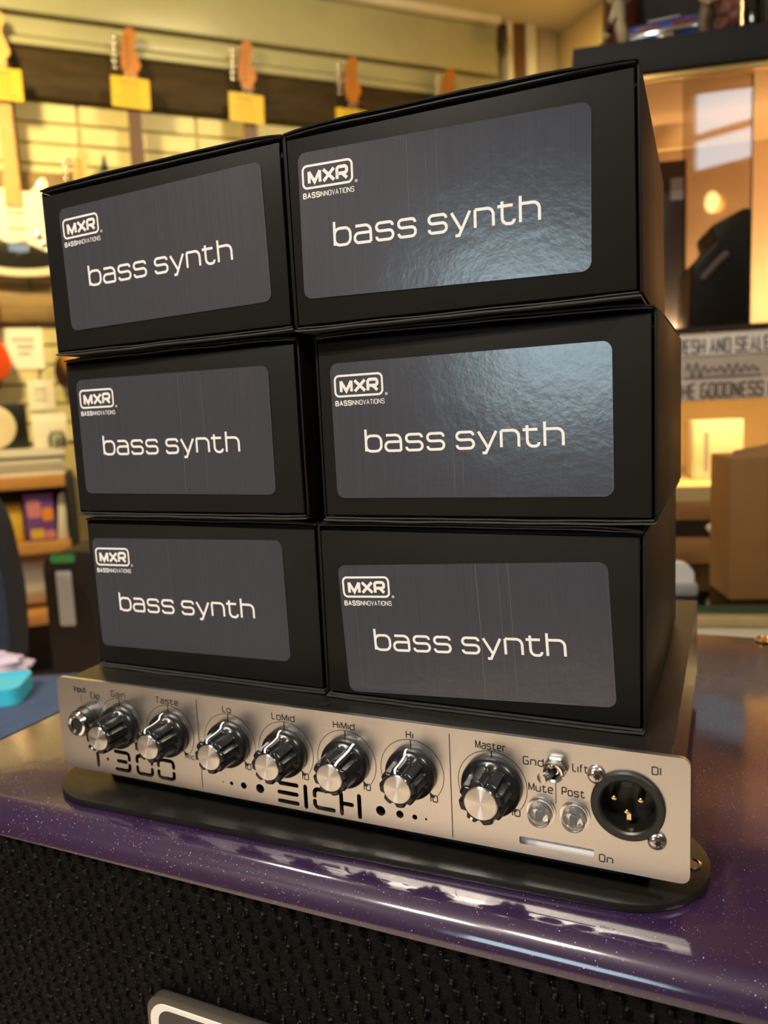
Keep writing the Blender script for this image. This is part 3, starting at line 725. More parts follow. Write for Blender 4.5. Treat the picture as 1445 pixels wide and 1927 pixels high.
t = thing('white_folder', 'white folder leaning upright at the right end of the middle shelf', 'folder', P, HW)
MB().prism([(-w, 0.001), (w, .001), (w, h), (-w * .2, h * .92)], -.04, .05, 'y').build('cover', 'paper', t, bevel=.002)
bx(w * .2, w * .8, -.0425, -.0405, h * .2, h * .5).build('spine_label', 'white_plastic', t)
# lower shelf
P, w, h = onshelf(4, 88, 1050, zs[2], .30, .2)
t = thing('cable_drum', 'big off-white paper roll lying on the bottom shelf', 'paper roll', P, HW)
R_ = h / 2
mb = MB(); mb.lathe([(R_ * .28, -w), (R_ * .97, -w), (R_, -w + .004), (R_, w - .004), (R_ * .97, w), (R_ * .28, w)], 36)
mb.xform(Matrix.Translation((0, 0, R_ + .001)) @ Matrix.Rotation(PI / 2, 4, 'Y')).build('roll', 'white_plastic', t, True)
MB().lathe([(R_ * .27, -w - .002), (R_ * .27, w + .002)], 24).xform(Matrix.Translation((0, 0, R_ + .001)) @ Matrix.Rotation(PI / 2, 4, 'Y')).build('core', 'kraft', t, True)
t['label'] = 'big off-white paper roll lying on the bottom shelf'; t.name = 'paper_roll'
P = WP(wuz(66, 1250, .5)[0], .5, 0.0)
t = thing('yellow_tool_bag', 'yellow bag on the floor in front of the shelf unit', 'bag', P, HW)
MB().blob((0, 0, .045), (.06, .05, .045), 18, 10, .25, 3).build('bag', 'yellow_pack', t, True)
MB().tube([(-.03, 0, .085), (-.02, 0, .12), (.02, 0, .12), (.03, 0, .085)], .005, 8).build('handle', 'black_metal', t, True)

# ------------------------------------------------------------------ things left of the amplifier
# upright dark hard case
P = at(142, 1150, 1.55); top_z = at(142, 1036, 1.55).z
wl_, wr_ = at(95, 1150, 1.55), at(205, 1150, 1.55)
t = thing('upright_hard_case', 'brown-black hard case standing upright with a green sticker and a white label', 'case', (P.x, P.y, 0), math.radians(20))
hw = (wr_ - wl_).length / 2
ol = rrect(-hw, hw, .012, top_z, .035)
MB().prism(ol, -.0, .30).build('shell', 'case_black', t, bevel=.006)
MB().prism(rrect(-hw - .0015, hw + .0015, .010, top_z + .0015, .036), .13, .142).build('rim', 'black_metal', t)
for s in (-1, 1): MB().lathe([(.012, 0), (.010, .013)], 14).build('foot', 'rubber', t, loc=(s * hw * .6, .15, 0))
zl = [at(140, y, 1.55).z for y in (1038, 1056, 1072, 1178)]
MB().prism(rrect(-hw * .70, hw * .16, zl[1], zl[0] - .002, .006), -.0015, -.0001).build('sticker', 'green', t)
MB().prism(rrect(-hw * .56, -hw * .02, zl[3], zl[2], .004), -.0015, -.0001).build('label_strip', 'paper', t)
# blue covered table
zt = .665
def onz(px, py, z): r = ray(px, py); return CAM + r * ((z - CAM.z) / r.z)
Pb = onz(60, 1272, zt)
t = thing('covered_table', 'small table under a slate blue cloth left of the speaker cabinet', 'table', (Pb.x, Pb.y, 0), math.radians(28))
tw_, td_ = .55, .42
mb = MB().prism(rrect(-tw_ + .16, .16, -td_, 0, .02), zt - .012, zt, 'z')
mb.build('cloth_top', 'blue_cloth', t, bevel=.004)
mb = MB(); loop = rrect(-tw_ + .16, .16, -td_, 0, .02, 5); n = len(loop)
v = []
for k, zz in enumerate((zt - .008, zt - .10, zt - .22)):
    for i, (a, b_) in enumerate(loop):
        q = 1 + .012 * k * math.sin(i * 1.9); cx, cy = -tw_ / 2 + .16, -td_ / 2; v.append((cx + (a - cx) * q, cy + (b_ - cy) * q, zz))
mb.add(v, [(j * n + i, j * n + (i + 1) % n, (j + 1) * n + (i + 1) % n, (j + 1) * n + i) for j in range(2) for i in range(n)])
mb.build('cloth_drop', 'blue_cloth', t, True)
for a in (-tw_ + .20, .12):
    for b_ in (-td_ + .04, -.04): bx(a - .015, a + .015, b_ - .015, b_ + .015, 0, zt - .013).build('leg', 'wood', t)
Pc = onz(28, 1310, zt + .001)
t = thing('cyan_tray', 'bright cyan shallow plastic tray on the blue cloth at the left edge', 'tray', (Pc.x, Pc.y, zt + .0005), math.radians(34))
outer, inner = rrect(-.16, .0125, -.03, .035, .012), rrect(-.157, .0095, -.027, .032, .010)
MB().prism([outer, inner], .002, .018, 'z').build('rim', 'cyan', t)
MB().prism(outer, 0, .002, 'z').build('base', 'cyan', t)
MB().prism(inner, .012, .0155, 'z').build('lid_panel', 'cyan', t)
Pd = onz(15, 1284, zt + .001)
t = thing('folded_cloth', 'pale pink crumpled cloth behind the cyan tray', 'cloth', (Pd.x, Pd.y, zt + .001), math.radians(30))
mb = MB().blob((-.03, .02, .012), (.05, .022, .019), 26, 14, .35, 7)
mb.v = [(a, b_, max(0, c)) for a, b_, c in mb.v]
mb.build('cloth', 'pink_cloth', t, True)
mb = MB().blob((-.04, .018, .022), (.026, .016, .010), 20, 10, .4, 2); mb.build('fold', 'pink_cloth', t, True)
# navy jacket on a chair back at the left edge
Pj = at(-22, 1060, 1.25)
t = thing('navy_jacket', 'navy jacket hung over a chair back, cut by the left edge', 'jacket', (Pj.x, Pj.y, 0), math.radians(24))
sh = smooth_loop([(-.16, .50), (.008, .50), (.032, .58), (.040, .68), (.034, .76), (.024, .82), (.0, .855), (-.06, .875), (-.14, .87), (-.18, .80)], 4)
mb = MB().prism(sh, -.035, .035); mb.build('coat', 'navy', t, bevel=.018, bseg=3)
bx(-.14, -.02, -.012, .012, .43, .845).build('chair_back', 'wood', t, bevel=.004)
for a in (-.14, -.035): bx(a, a + .018, -.012, .012, 0, .429).build('leg', 'wood', t)

# ------------------------------------------------------------------ counter and display case on the right
zc = .697
Pf = onz(1380, 1139, zc); nf = (Pf - CO).dot(CN)
t = thing('glass_counter', 'cream shop counter with a clear glass top behind the speaker cabinet', 'counter', CP(0, 0, 0), HC)
bx(-.30, .75, -nf + .006, .44, 0, zc - .030).build('counter_body', 'cream_plastic', t, bevel=.003)
bx(-.31, .76, -nf + .004, .45, zc - .030, zc - .009).build('white_top', 'kraft_light', t, bevel=.002)
bx(-.31, .76, -nf, .45, zc - .008, zc - .0002).build('glass_top', 'glass', t)
bx(-.31, .76, -nf - .001, -nf - .0001, zc - .008, zc - .0002).build('glass_edge', 'glass_edge', t)
CL, CR, CD = -.126, .62, .36
t = thing('display_case', 'tall display case with charcoal top, brass strip and sliding glass door', 'display case', CP(0, 0, zc), HC)
zb_, zT = 1.416 - zc, 1.461 - zc
bx(CL, CR, -.01, CD, zb_, zT).build('case_top', 'slab', t, bevel=.002)
bx(CL + .03, CR - .022, .005, CD - .018, zb_ - .006, zb_ - .0008).build('top_lining', 'case_wood', t)
bx(CL + .012, CR, -.004, .003, zb_ - .012, zb_ - .0005).build('brass_strip', 'brass', t, bevel=.001)
bx(CL + .01, CL + .028, .006, CD, 0.0005, zb_ - .0062).build('side_panel', 'case_wood', t)
bx(CR - .02, CR, .006, CD, 0.0005, zb_ - .0062).build('side_panel', 'case_wood', t)
bx(CL + .028, CR - .02, CD - .015, CD, 0.0005, zb_ - .0062).build('back_panel', 'case_wood', t)
bx(CL + .03, CR - .022, .03, CD - .018, 1.052 - zc, 1.060 - zc).build('shelf', 'post', t, bevel=.001)
bx(CL + .03, CR - .022, .006, .028, 1.036 - zc, 1.0595 - zc).build('door_rail', 'beam', t, bevel=.001)
pl, pr = cuz(1285, 250, -.03)[0], cuz(1415, 250, -.03)[0]
bx(pl, pr, .030, .034, 1.0605 - zc, zb_ - .0062).build('sliding_door', 'door_glass', t)
bx(pr, pr + .0015, .029, .035, 1.0605 - zc, zb_ - .0062).build('door_edge', 'glass_edge', t)
# warm strip lamp lying on the shelf front, washing the inside of the case
lamp = thing('case_strip_lamp', 'warm strip lamp lying on the upper shelf inside the display case', 'lamp', CP(.25, -.190, 1.0606), HC)
bx(-.32, .33, -.005, .005, 0, .006).build('housing', 'white_plastic', lamp)
bx(-.31, .32, -.004, .004, .0062, .0072).build('tube', emit('strip_glow', (1.0, .70, .32), 6), lamp)
li = bpy.data.lights.new('strip_light', 'AREA'); li.shape = 'RECTANGLE'; li.size = .6; li.size_y = .008; li.energy = 2.8; li.color = (1, .72, .42)
lo = bpy.data.objects.new('strip_light', li); col.objects.link(lo); lo.parent = lamp; lo.location = (0, .002, .0085); lo.rotation_euler = (math.radians(150), 0, 0)
lamp2 = thing('case_shelf_lamp', 'warm strip lamp under the middle shelf of the display case', 'lamp', CP(.25, -.05, 1.0518), HC)
bx(-.32, .33, -.010, .010, -.008, -.0005).build('housing', 'white_plastic', lamp2)
bx(-.31, .32, -.007, .007, -.0095, -.0082).build('tube', emit('shelf_glow', (1.0, .70, .32), 8), lamp2)
li = bpy.data.lights.new('shelf_light', 'AREA'); li.shape = 'RECTANGLE'; li.size = .6; li.size_y = .02; li.energy = 3.0; li.color = (1, .70, .26)
lo = bpy.data.objects.new('shelf_light', li); col.objects.link(lo); lo.parent = lamp2; lo.location = (0, 0, -.011)
# black things on the case shelf
def cthing(name, label, cat, a, b_, y_top, zbase, back, depth):
    u0, u1 = cuz(a, y_top, -back)[0], cuz(b_, y_top, -back)[0]; h = cuz((a + b_) / 2, y_top, -back)[1] - zbase
    return thing(name, label, cat, CP((u0 + u1) / 2, -back, zbase), HC), (u1 - u0) / 2, h, depth
SH = 1.0605
t, w, h, dp = cthing('effects_unit', 'tall dark box with a pale square label on the upper case shelf', 'box', 1232, 1292, 302, SH, .20, .1)
bx(-w, w, 0, .10, 0, h).build('carton', 'case_black', t, bevel=.002)
bx(w * .0, w * .85, -.001, -.0001, h * .78, h * .90).build('label_patch', 'grey_plastic', t)
t, w, h, dp = cthing('mirrored_silhouette', 'dark shape standing in for a person mirrored in the sliding glass door', 'bag', 1296, 1416, 392, SH, .055, .1)  # solid dark shape added in place of a person's reflection in the door
MB().prism([(-w, 0), (w, 0), (w, h), (w * .72, h * .99), (-w * .35, h * .86), (-w * .2, h * .72), (-w * .92, h * .55)], 0, .12).build('bag', 'black_plastic', t, bevel=.008, bseg=3)  # outline of the mirrored silhouette, no actual bag
MB().tube([(-w * .55, -.002, h * .42), (-w * .1, -.010, h * .55), (w * .2, -.004, h * .62)], .005, 8).build('silhouette_streak', 'grey_plastic', t, True)  # pale streak across the added silhouette
# printed packet hanging below the shelf rail
u0, z1 = cuz(1262, 631, .012); u1, z0 = cuz(1500, 746, .012)
t = thing('printed_packet', 'glossy plastic packet printed with bold capitals and a script line', 'packet', CP(u0, .012, z0), HC)
w, h = u1 - u0, z1 - z0
mb = MB(); nx, nz = 30, 12; v = []
for j in range(nz + 1):
    for i in range(nx + 1):
        a, b_ = i / nx, j / nz; puff = .007 * (math.sin(PI * a) ** .4) * (math.sin(PI * b_) ** .6)
        v.append((a * w, -puff + .0008 * noise.noise(Vector((a * 9, b_ * 5, 0))), b_ * h))
mb.add(v, [(j * (nx + 1) + i, j * (nx + 1) + i + 1, (j + 1) * (nx + 1) + i + 1, (j + 1) * (nx + 1) + i) for j in range(nz) for i in range(nx)])
o = MB(); o.add(mb.v, mb.f); k = len(mb.v); o.add([(a, .008 - b_ * .4, c) for a, b_, c in mb.v], [tuple(reversed(q)) for q in mb.f])
o.build('pouch', 'pack_film', t, True, fix=False)
mb = MB()
def fs(px): return cuz(px, 690, .012)[0] - u0
def drape(mb):   # lay the print on the bulging film
    mb.v = [(a, b_ - .0078 * (max(0, math.sin(PI * min(1, max(0, a / w)))) ** .4) * (max(0.0, math.sin(PI * min(1, max(0, c / h)))) ** .6) - .0016, c) for a, b_, c in mb.v]; return mb
band = MB()
for zz in (.82, .16):
    n = 40
    ribbon(band, [(w * (.02 + .96 * i / n), h * zz) for i in range(n + 1)], h * .30, y=.0003)
drape(band).build('band', 'pack_band', t, fix=False)
xa, xb = fs(1262), fs(1459); text(mb, 'FRESH AND SEALED', xa, h * .70, h * .205, .0088, .0050, .0023, rad=.001, width=(xb - xa))
xa, xb = fs(1268), fs(1462); text(mb, 'THE GOODNESS IN', xa, h * .045, h * .205, .0088, .0050, .0023, rad=.001, width=(xb - xa))
sq = [(fs(1290) + (fs(1425) - fs(1290)) * i / 240, h * (.455 + .075 * math.sin(i * .235) * (1.4 if i < 48 else .7 + .3 * math.sin(i * .05)))) for i in range(241)]
ribbon(mb, sq, .0016); ribbon(mb, [(fs(1285) + (fs(1430) - fs(1285)) * i / 20, h * .345) for i in range(21)], .0014)
drape(mb).build('print', 'pack_ink', t, fix=False)
hk = MB(); hk.tube([(w * .3, .002, h - .001), (w * .3, .006, 1.0515 - z0)], .0012, 6); hk.tube([(w * .8, .002, h - .001), (w * .8, .006, 1.0515 - z0)], .0012, 6)
hk.build('clip', 'steel_screw', t)
# lower compartment
t, w, h, dp = cthing('flat_carton', 'flat brown carton at the bottom of the display case', 'box', 1262, 1378, 1012, zc + .0005, .03, .2)
bx(-w, w, 0, .25, 0, h).build('carton', 'kraft', t, bevel=.002)
bx(-w * .99, w * .99, .11, .14, h, h + .0006).build('tape', 'kraft_light', t)
zz = zc + .0005 + h + .0006
t, w, h, dp = cthing('black_tray', 'black tray with small parts between two brown cartons', 'tray', 1262, 1374, 978, zz, .035, .2)
bx(-w, w, 0, .22, 0, .003).build('base', 'black_plastic', t)
for q in ((-w, w, 0, .004), (-w, w, .216, .22)): bx(*q, .003, h).build('rim', 'black_plastic', t)
for s in (-1, 1): bx(min(s * w, s * (w - .004)), max(s * w, s * (w - .004)), .004, .216, .003, h).build('rim', 'black_plastic', t)
MB().tube([(w * .25, -.004, h * .7), (w * .45, -.010, h * .25)], .006, 10).build('clip', 'cream_plastic', t, True)
zz2 = zz + h + .0002
t, w, h, dp = cthing('shallow_carton', 'shallow carton on the black tray, its lit top put in as pale stripes', 'box', 1262, 1382, 914, zz2, .03, .2)
bx(-w, w, 0, .24, 0, h * .55).build('carton', 'kraft', t, bevel=.001)
for k in range(5): bx(-w - .0006, w + .0006, -.0006, .2406, h * (.55 + .09 * k) + .0002, h * (.55 + .09 * (k + 1)) - .0006).build('lit_stripe_layer', 'kraft_light', t, bevel=.0005, bseg=1)  # light on the carton's top put into the colour as pale layers
zz3 = zz2 + h + .0002
t, w, h, dp = cthing('cream_carton', 'cream upright box with a grey stripe behind the shallow carton', 'box', 1304, 1400, 790, zz3, .14, .2)
bx(-w, w, 0, .08, 0, h).build('carton', 'cream_plastic', t, bevel=.002)
bx(-w * .55, -w * .38, -.0012, -.0001, h * .12, h * .80).build('stripe', 'grey_plastic', t)
# tall kraft box on the glass counter
Pk = onz(1371, 1131, zc); zk = at(1385, 858, (Pk - CAM).dot(-cz_)).z
t = thing('kraft_box', 'plain brown cardboard box standing upright on the glass counter', 'box', (Pk.x, Pk.y, zc + .0003), HC + math.radians(4))
hk = zk - zc
bx(0, .12, 0, .09, 0, hk).build('carton', 'kraft', t, bevel=.0025, bseg=3)
MB().prism([(.001, 0), (.119, 0), (.116, .012), (.05, .018), (.006, .010)], 0, .0016, 'y').build('flap', 'kraft', t, loc=(0, .004, hk - .001), rot=(-.5, 0, 0))
bx(.045, .075, -.0008, -.0001, hk * .0 + .002, hk - .004).build('seam_tape', 'kraft', t)
Pn = onz(1296, 1124, zc)
t = thing('tape_dispenser', 'small dark tape dispenser on the counter beside the stacked boxes', 'tape dispenser', (Pn.x, Pn.y, zc + .0003), HC)
bx(-.035, .012, 0, .03, 0, .018).build('base', 'grey_plastic', t, bevel=.004)
MB().lathe([(.011, -.009), (.018, -.009), (.018, .009), (.011, .009)], 22).xform(Matrix.Translation((-.010, .015, .026)) @ Matrix.Rotation(PI / 2, 4, 'X')).build('tape_roll', 'white_plastic', t, True)

# ------------------------------------------------------------------ on top of the case
ZT = 1.4612
def ctop(px, back):
    r = ray(px, 60); tt = ((CO - CN * back - CAM).dot(CN)) / r.dot(CN); P = CAM + r * tt; return CP((P - CO).dot(CU), -back, ZT)
# toy car, tail towards the camera
t = thing('toy_car', 'blue die-cast toy car with its chrome rear bumper towards us', 'toy car', ctop(1252, .035), HC - math.radians(9))
W2 = .049
side = [(0.0, .012), (.003, .038), (.006, .044), (.05, .047), (.085, .066), (.145, .066), (.185, .046), (.255, .040), (.262, .03), (.262, .012)]
mb = MB().prism([(y, z) for y, z in [(0.0, .011), (.0, .034), (.005, .0415), (.06, .0445), (.18, .0435), (.255, .038), (.262, .028), (.262, .011)]], -W2, W2, 'x')
mb.build('car_body', 'car_blue', t, bevel=.004, bseg=2)
mb = MB(); v = []
for y, z, ww in ((.035, .0440, .043), (.075, .064, .034), (.135, .064, .034), (.180, .0430, .043)): v += [(-ww, y, z), (ww, y, z)]
mb.add(v, [(0, 1, 3, 2), (2, 3, 5, 4), (4, 5, 7, 6), (0, 2, 4, 6), (1, 7, 5, 3), (0, 6, 7, 1)]).build('cabin', 'car_blue', t, bevel=.002)
MB().prism([(-.031, .0478), (.031, .0478), (.026, .0615), (-.026, .0615)], 0, .001, 'z').xform(Matrix.Identity(4)).build('roof_strip', 'white_plastic', t, loc=(0, .06, .0025), rot=(0, 0, 0)) if False else None
bx(-.024, .020, -.0008, .02, .0405, .0425).build('spoiler', 'white_plastic', t, bevel=.0006)
for a, b_ in ((-.040, -.008), (.008, .040)): MB().prism(rrect(a, b_, .0295, .0355, .002), -.0014, .001).build('tail_light', 'tail_red', t)
MB().prism(rrect(-.050, .050, .0195, .0265, .003), -.006, .0).build('bumper', 'chrome', t, bevel=.0012)
bx(-.011, .011, -.0072, -.0005, .0095, .0190).build('number_plate', 'chrome', t, bevel=.001)
for y in (.055, .21):
    for s in (-1, 1): MB().lathe([(.006, -.006), (.0135, -.006), (.0145, 0), (.0135, .006), (.006, .006)], 22).build('wheel', 'rubber', t, True, loc=(s * .044, y, .0145), rot=(0, PI / 2, 0))
# figurines
t = thing('cream_figurine', 'cream bone-like figurine on thin legs at the left of the case top', 'figurine', ctop(1148, .05), HC)
mb = MB(); mb.tube([(-.017, 0, .004), (-.013, 0, .022), (-.004, 0, .036), (.006, 0, .055), (.014, 0, .085)], [.006, .005, .007, .009, .008], 10)
mb.build('leg', 'bone', t, True)
MB().tube([(.020, .004, .012), (.019, 0, .03), (.014, 0, .05), (.012, 0, .08)], [.004, .009, .008, .01], 10).build('leg', 'bone', t, True)
MB().blob((.012, 0, .105), (.024, .018, .03), 14, 10, .3, 4).build('torso', 'bone', t, True)
MB().blob((.010, -.004, .150), (.017, .018, .019), 14, 10, .2, 5).build('head', 'bone', t, True)
MB().prism(rrect(-.026, .028, -.016, .02, .008), 0, .004, 'z').build('base', 'brown_resin', t)
t = thing('dark_bottle', 'dark red glass bottle standing behind the blue toy car', 'bottle', ctop(1168, .285), HC)
MB().lathe([(.026, 0), (.030, .006), (.031, .10), (.031, .20), (.026, .225), (.012, .25), (.011, .29), (.013, .295)], 24).build('bottle', 'dark_red', t, True)
MB().lathe([(.0135, .285), (.0135, .305), (.012, .307)], 16).build('cap', 'black_plastic', t, True)
t = thing('storage_box', 'tall black storage box standing behind the toy car and figurines', 'box', ctop(1268, .335), HC)
bx(-.078, .20, -.012, .012, 0, .40).build('box', 'case_black', t, bevel=.002)
bx(-.01, .03, -.0135, -.0122, .22, .30).build('front_label', 'grey_plastic', t)
t = thing('brown_figurine', 'brown carved figurine just right of the blue toy car', 'figurine', ctop(1334, .02), HC)
MB().tube([(-.006, 0, .003), (-.008, 0, .02), (-.002, 0, .045), (.002, 0, .075)], [.009, .008, .010, .012], 10).build('robe', 'brown_resin', t, True)
MB().tube([(-.012, -.004, .055), (-.003, -.014, .042), (.012, -.012, .05)], [.005, .005, .004], 8).build('arm', 'bone', t, True)
MB().blob((.003, 0, .092), (.011, .011, .013), 12, 8, .2, 2).build('head', 'bone', t, True)
MB().lathe([(.016, 0), (.016, .004), (.012, .006)], 18).build('base', 'brown_resin', t, True)
t = thing('rose_figurine', 'dusky pink clustered figurine on a clear stem on the case top', 'figurine', ctop(1372, .05), HC)
for k, (a, c, rr) in enumerate(((-.010, .028, .012), (.006, .036, .013), (-.004, .048, .014), (.012, .052, .012), (.000, .064, .012), (-.012, .060, .010))):
    MB().blob((a, -.002 * (k % 3), c), (rr, rr, rr), 12, 8, .35, k).build('petal_cluster', 'pink_resin', t, True)
MB().lathe([(.012, 0), (.012, .002), (.003, .004), (.003, .024)], 14).build('stem', 'glass', t, True)
t = thing('gold_rod', 'thin upright gold rod on a small foot on the case top', 'rod', ctop(1396, .01), HC)
MB().tube([(0, 0, .002), (0, 0, .16)], .0029, 12).build('rod', 'gold', t, True)
MB().lathe([(.006, 0), (.006, .002), (.003, .003)], 14).build('foot', 'gold', t, True)
t = thing('acrylic_stand', 'clear acrylic tube standing right of the gold rod', 'stand', ctop(1414, .045), HC)
MB().lathe([(.011, .001), (.0105, .006), (.0095, .14), (.010, .141)], 20).build('tube', 'glass', t, True)
MB().lathe([(.013, 0), (.013, .003), (.0115, .005)], 20).build('foot', 'grey_plastic', t, True)
t = thing('black_display_box', 'black box at the right end of the case top, cut by the frame', 'box', ctop(1470, .06), HC)
bx(-.022, .10, 0, .10, 0, .16).build('box', 'case_black', t, bevel=.002)
bx(-.024, .102, -.002, .102, .160, .172).build('lid', 'slab', t, bevel=.002)

# ------------------------------------------------------------------ speaker cabinet
CT = ZA - .0105                             # height of the cabinet's top
cab = thing('speaker_cabinet', 'purple glitter speaker cabinet with black woven grille under the amplifier', 'speaker', (0, 0, 0))
x0, x1, yf, yb = -.089, .62, -.027, .336
prof = []
def arc(cy, cz, r, a0, a1, n=8):
    return [(cy + r * math.cos(math.radians(a0 + (a1 - a0) * i / n)), cz + r * math.sin(math.radians(a0 + (a1 - a0) * i / n))) for i in range(n + 1)]
RO = .0115
body = arc(yf + RO, CT - RO, RO, 180, 90) + arc(yb - RO, CT - RO, RO, 90, 0) + arc(yb - RO, .02 + RO, RO, 0, -90) + arc(yf + RO, .02 + RO, RO, 270, 180)
# shell with an open front for the grille: box ring, then the rounded profile as top, back and bottom
prof = body + [(yf, .02 + RO + .002), (yf + .006, .02 + RO + .002), (yf + .006, CT - RO - .0005), (yf, CT - RO - .0005)]
MB().prism(prof, x0 + .012, x1 - .012, 'x').build('vinyl_shell', 'purple', cab, True)
for s, xx in ((0, x0), (1, x1 - .012)):
    mb = MB(); loop = body; c = (sum(p[0] for p in loop) / len(loop), sum(p[1] for p in loop) / len(loop))
    steps = [(0.0, 0), (.004, .0008), (.008, .0030), (.0105, .0065), (.012, .012)]
    v = []; n = len(loop)
    for dx, k in steps:
        px = (xx + .012 - dx) if s == 0 else (xx + dx)
        v += [(px, p[0], p[1]) for p in inset(loop, -k)]
    mb.add(v, [(j * n + i, j * n + (i + 1) % n, (j + 1) * n + (i + 1) % n, (j + 1) * n + i) for j in range(len(steps) - 1) for i in range(n)] + [tuple(range((len(steps) - 1) * n, len(steps) * n))])
    mb.build('end_panel', 'purple', cab, True)
for a in (x0 + .06, x1 - .06):
    for b_ in (.03, yb - .06): MB().lathe([(.018, 0), (.02, .0195)], 18).build('foot', 'rubber', cab, loc=(a, b_, 0))
# woven grille cloth: a real relief of crossing threads where the picture shows it
gx0, gx1, gz1 = x0 + .013, x1 - .013, CT - RO - .0008
nx, nz = 1000, 300; zlow = gz1 - .150
v = []; PX, PZ = .0074, .0052
for j in range(nz + 1):
    zz = zlow + (gz1 - zlow) * j / nz
    for i in range(nx + 1):
        xx = gx0 + (gx1 - .22 - gx0) * i / nx
        a = xx / PX; b_ = zz / PZ
        ca = math.floor(b_)
        bump = max(0, math.cos(2 * PI * (a + .23 * ca))) ** 1.5 * (0.12 + .88 * abs(math.sin(PI * b_)))
        fine = .22 * math.sin(2 * PI * zz / .00125 + 1.4 * math.sin(xx * 900)) + .14 * math.sin(2 * PI * xx / .0011)
        nn = noise.noise(Vector((xx * 420, 0, zz * 560))) * .28
        v.append((xx, yf + .0046 - .0012 * (bump + fine * (.5 + bump) + nn), zz))
mb = MB(); mb.add(v, [(j * (nx + 1) + i, j * (nx + 1) + i + 1, (j + 1) * (nx + 1) + i + 1, (j + 1) * (nx + 1) + i) for j in range(nz) for i in range(nx)])
g = mb.build('grille_cloth', 'grille', cab, True, fix=False); g['kind'] = 'stuff'
bx(gx0, gx1, yf + .0046, yf + .0058, .034, gz1).build('grille_board', 'grille', cab)
# badge on the grille
bdg = MB().prism(rrect(.062, .194, CT - 0.1222, CT - 0.0667, .0085), yf + .0005, yf + .0046).build('badge', 'badge_metal', cab, bevel=.0008)
MB().prism([rrect(.0642, .1918, CT - 0.1200, CT - 0.0697, .0078), rrect(.0682, .1918, CT - 0.1180, CT - 0.0717, .0064)], yf - .0002, yf + .0004).build('badge_frame', 'badge_white', bdg)
MB().prism(rrect(.0682, .1918, CT - 0.1180, CT - 0.0717, .0064), yf + .0001, yf + .0004).build('badge_field', 'badge_black', bdg)
MB().prism([rrect(.0715, .1845, CT - 0.1127, CT - 0.0784, .005), rrect(.0765, .1795, CT - 0.1077, CT - 0.0834, .003)], yf - .0003, yf + .0001).build('badge_mark', 'badge_white', bdg)
# eyelet on the top right
e = onz(1440, 1206, CT)
MB().lathe([(.0028, 0), (.0062, 0), (.0068, .0008), (.0058, .0022), (.0040, .0025), (.0030, .0015)], 24).build('eyelet', 'brass', cab, True, loc=(e.x, e.y, CT))

# ------------------------------------------------------------------ amplifier
W, H, AD = .270, .0427, .2100
amp = thing('bass_amplifier', 'small bass amplifier head with brushed steel front and seven black knobs', 'amplifier', (0, 0, ZA))
# mounting plate lying on the cabinet
pl_ = MB().prism(rrect(-.0075, .2765, -.0088, .0512, .0297, 10), -.0104, -.0074, 'z').build('mounting_plate', 'plate', amp, bevel=.0008)
pl_.rotation_euler = (0, 0, math.radians(1.6)); pl_.location = (0, -.004, 0)
for a, b_ in ((.2700, .0215), (.0010, .0210)):
    s_ = MB().lathe([(.0034, 0), (.0036, .0005), (.0026, .0009), (.0022, .0004)], 18).build('plate_screw', 'steel_screw', pl_, True, loc=(a, b_, -.0074))
bx(.018, W - .022, .010, AD - .01, -.0073, .0008).build('foot_block', 'black_plastic', amp)
ch = MB().box(.0055, W - .0055, .0120, AD, .001, H - .0005)
ch.prism([rrect(.0055, W - .0055, .001, H - .0005, .0004, 1), rrect(.0067, W - .0067, .0022, H - .0017, .0004, 1)], .0022, .0121)
ch = ch.build('chassis', 'lid', amp)
MB().lathe([(.0028, 0), (.0030, .0004), (.0020, .0009)], 16).build('lid_screw', 'lid', ch, True, loc=(.1345, .0085, H - .0006))
# front panel with cut-outs
mm_ = .001
def mmp(p): return [(a * mm_, b_ * mm_) for a, b_ in p]
holes = []
sw = 1.75
def cap_(pts, w=sw, rad=1.6): holes.append(mmp(capsule(pts, w, rad)))
# big name in segments
cap_([(117.0, 10.2), (124.6, 10.2)]); cap_([(116.3, 6.3), (124.4, 6.3)]); cap_([(116.3, 2.6), (124.6, 2.6)])
cap_([(128.5, 10.4), (128.5, 2.0)])
cap_([(132.6, 7.4), (132.6, 10.2), (140.6, 10.2)]); cap_([(132.6, 5.2), (132.6, 2.6), (140.8, 2.6)])
cap_([(152.1, 10.4), (152.1, 2.0)])
cap_([(149.0, 6.3), (144.4, 6.3)], rad=0); holes.pop()
Hl = [(143.5, 1.9), (143.7, 1.4), (144.3, 1.12), (144.9, 1.4), (145.2, 1.9), (145.2, 5.42), (149.0, 5.42), (149.7, 5.8), (149.85, 6.3), (149.7, 6.8), (149.0, 7.15), (145.2, 7.15), (145.2, 10.3), (144.9, 10.9), (144.3, 11.15), (143.7, 10.9), (143.5, 10.3)]
holes.append(mmp(Hl))
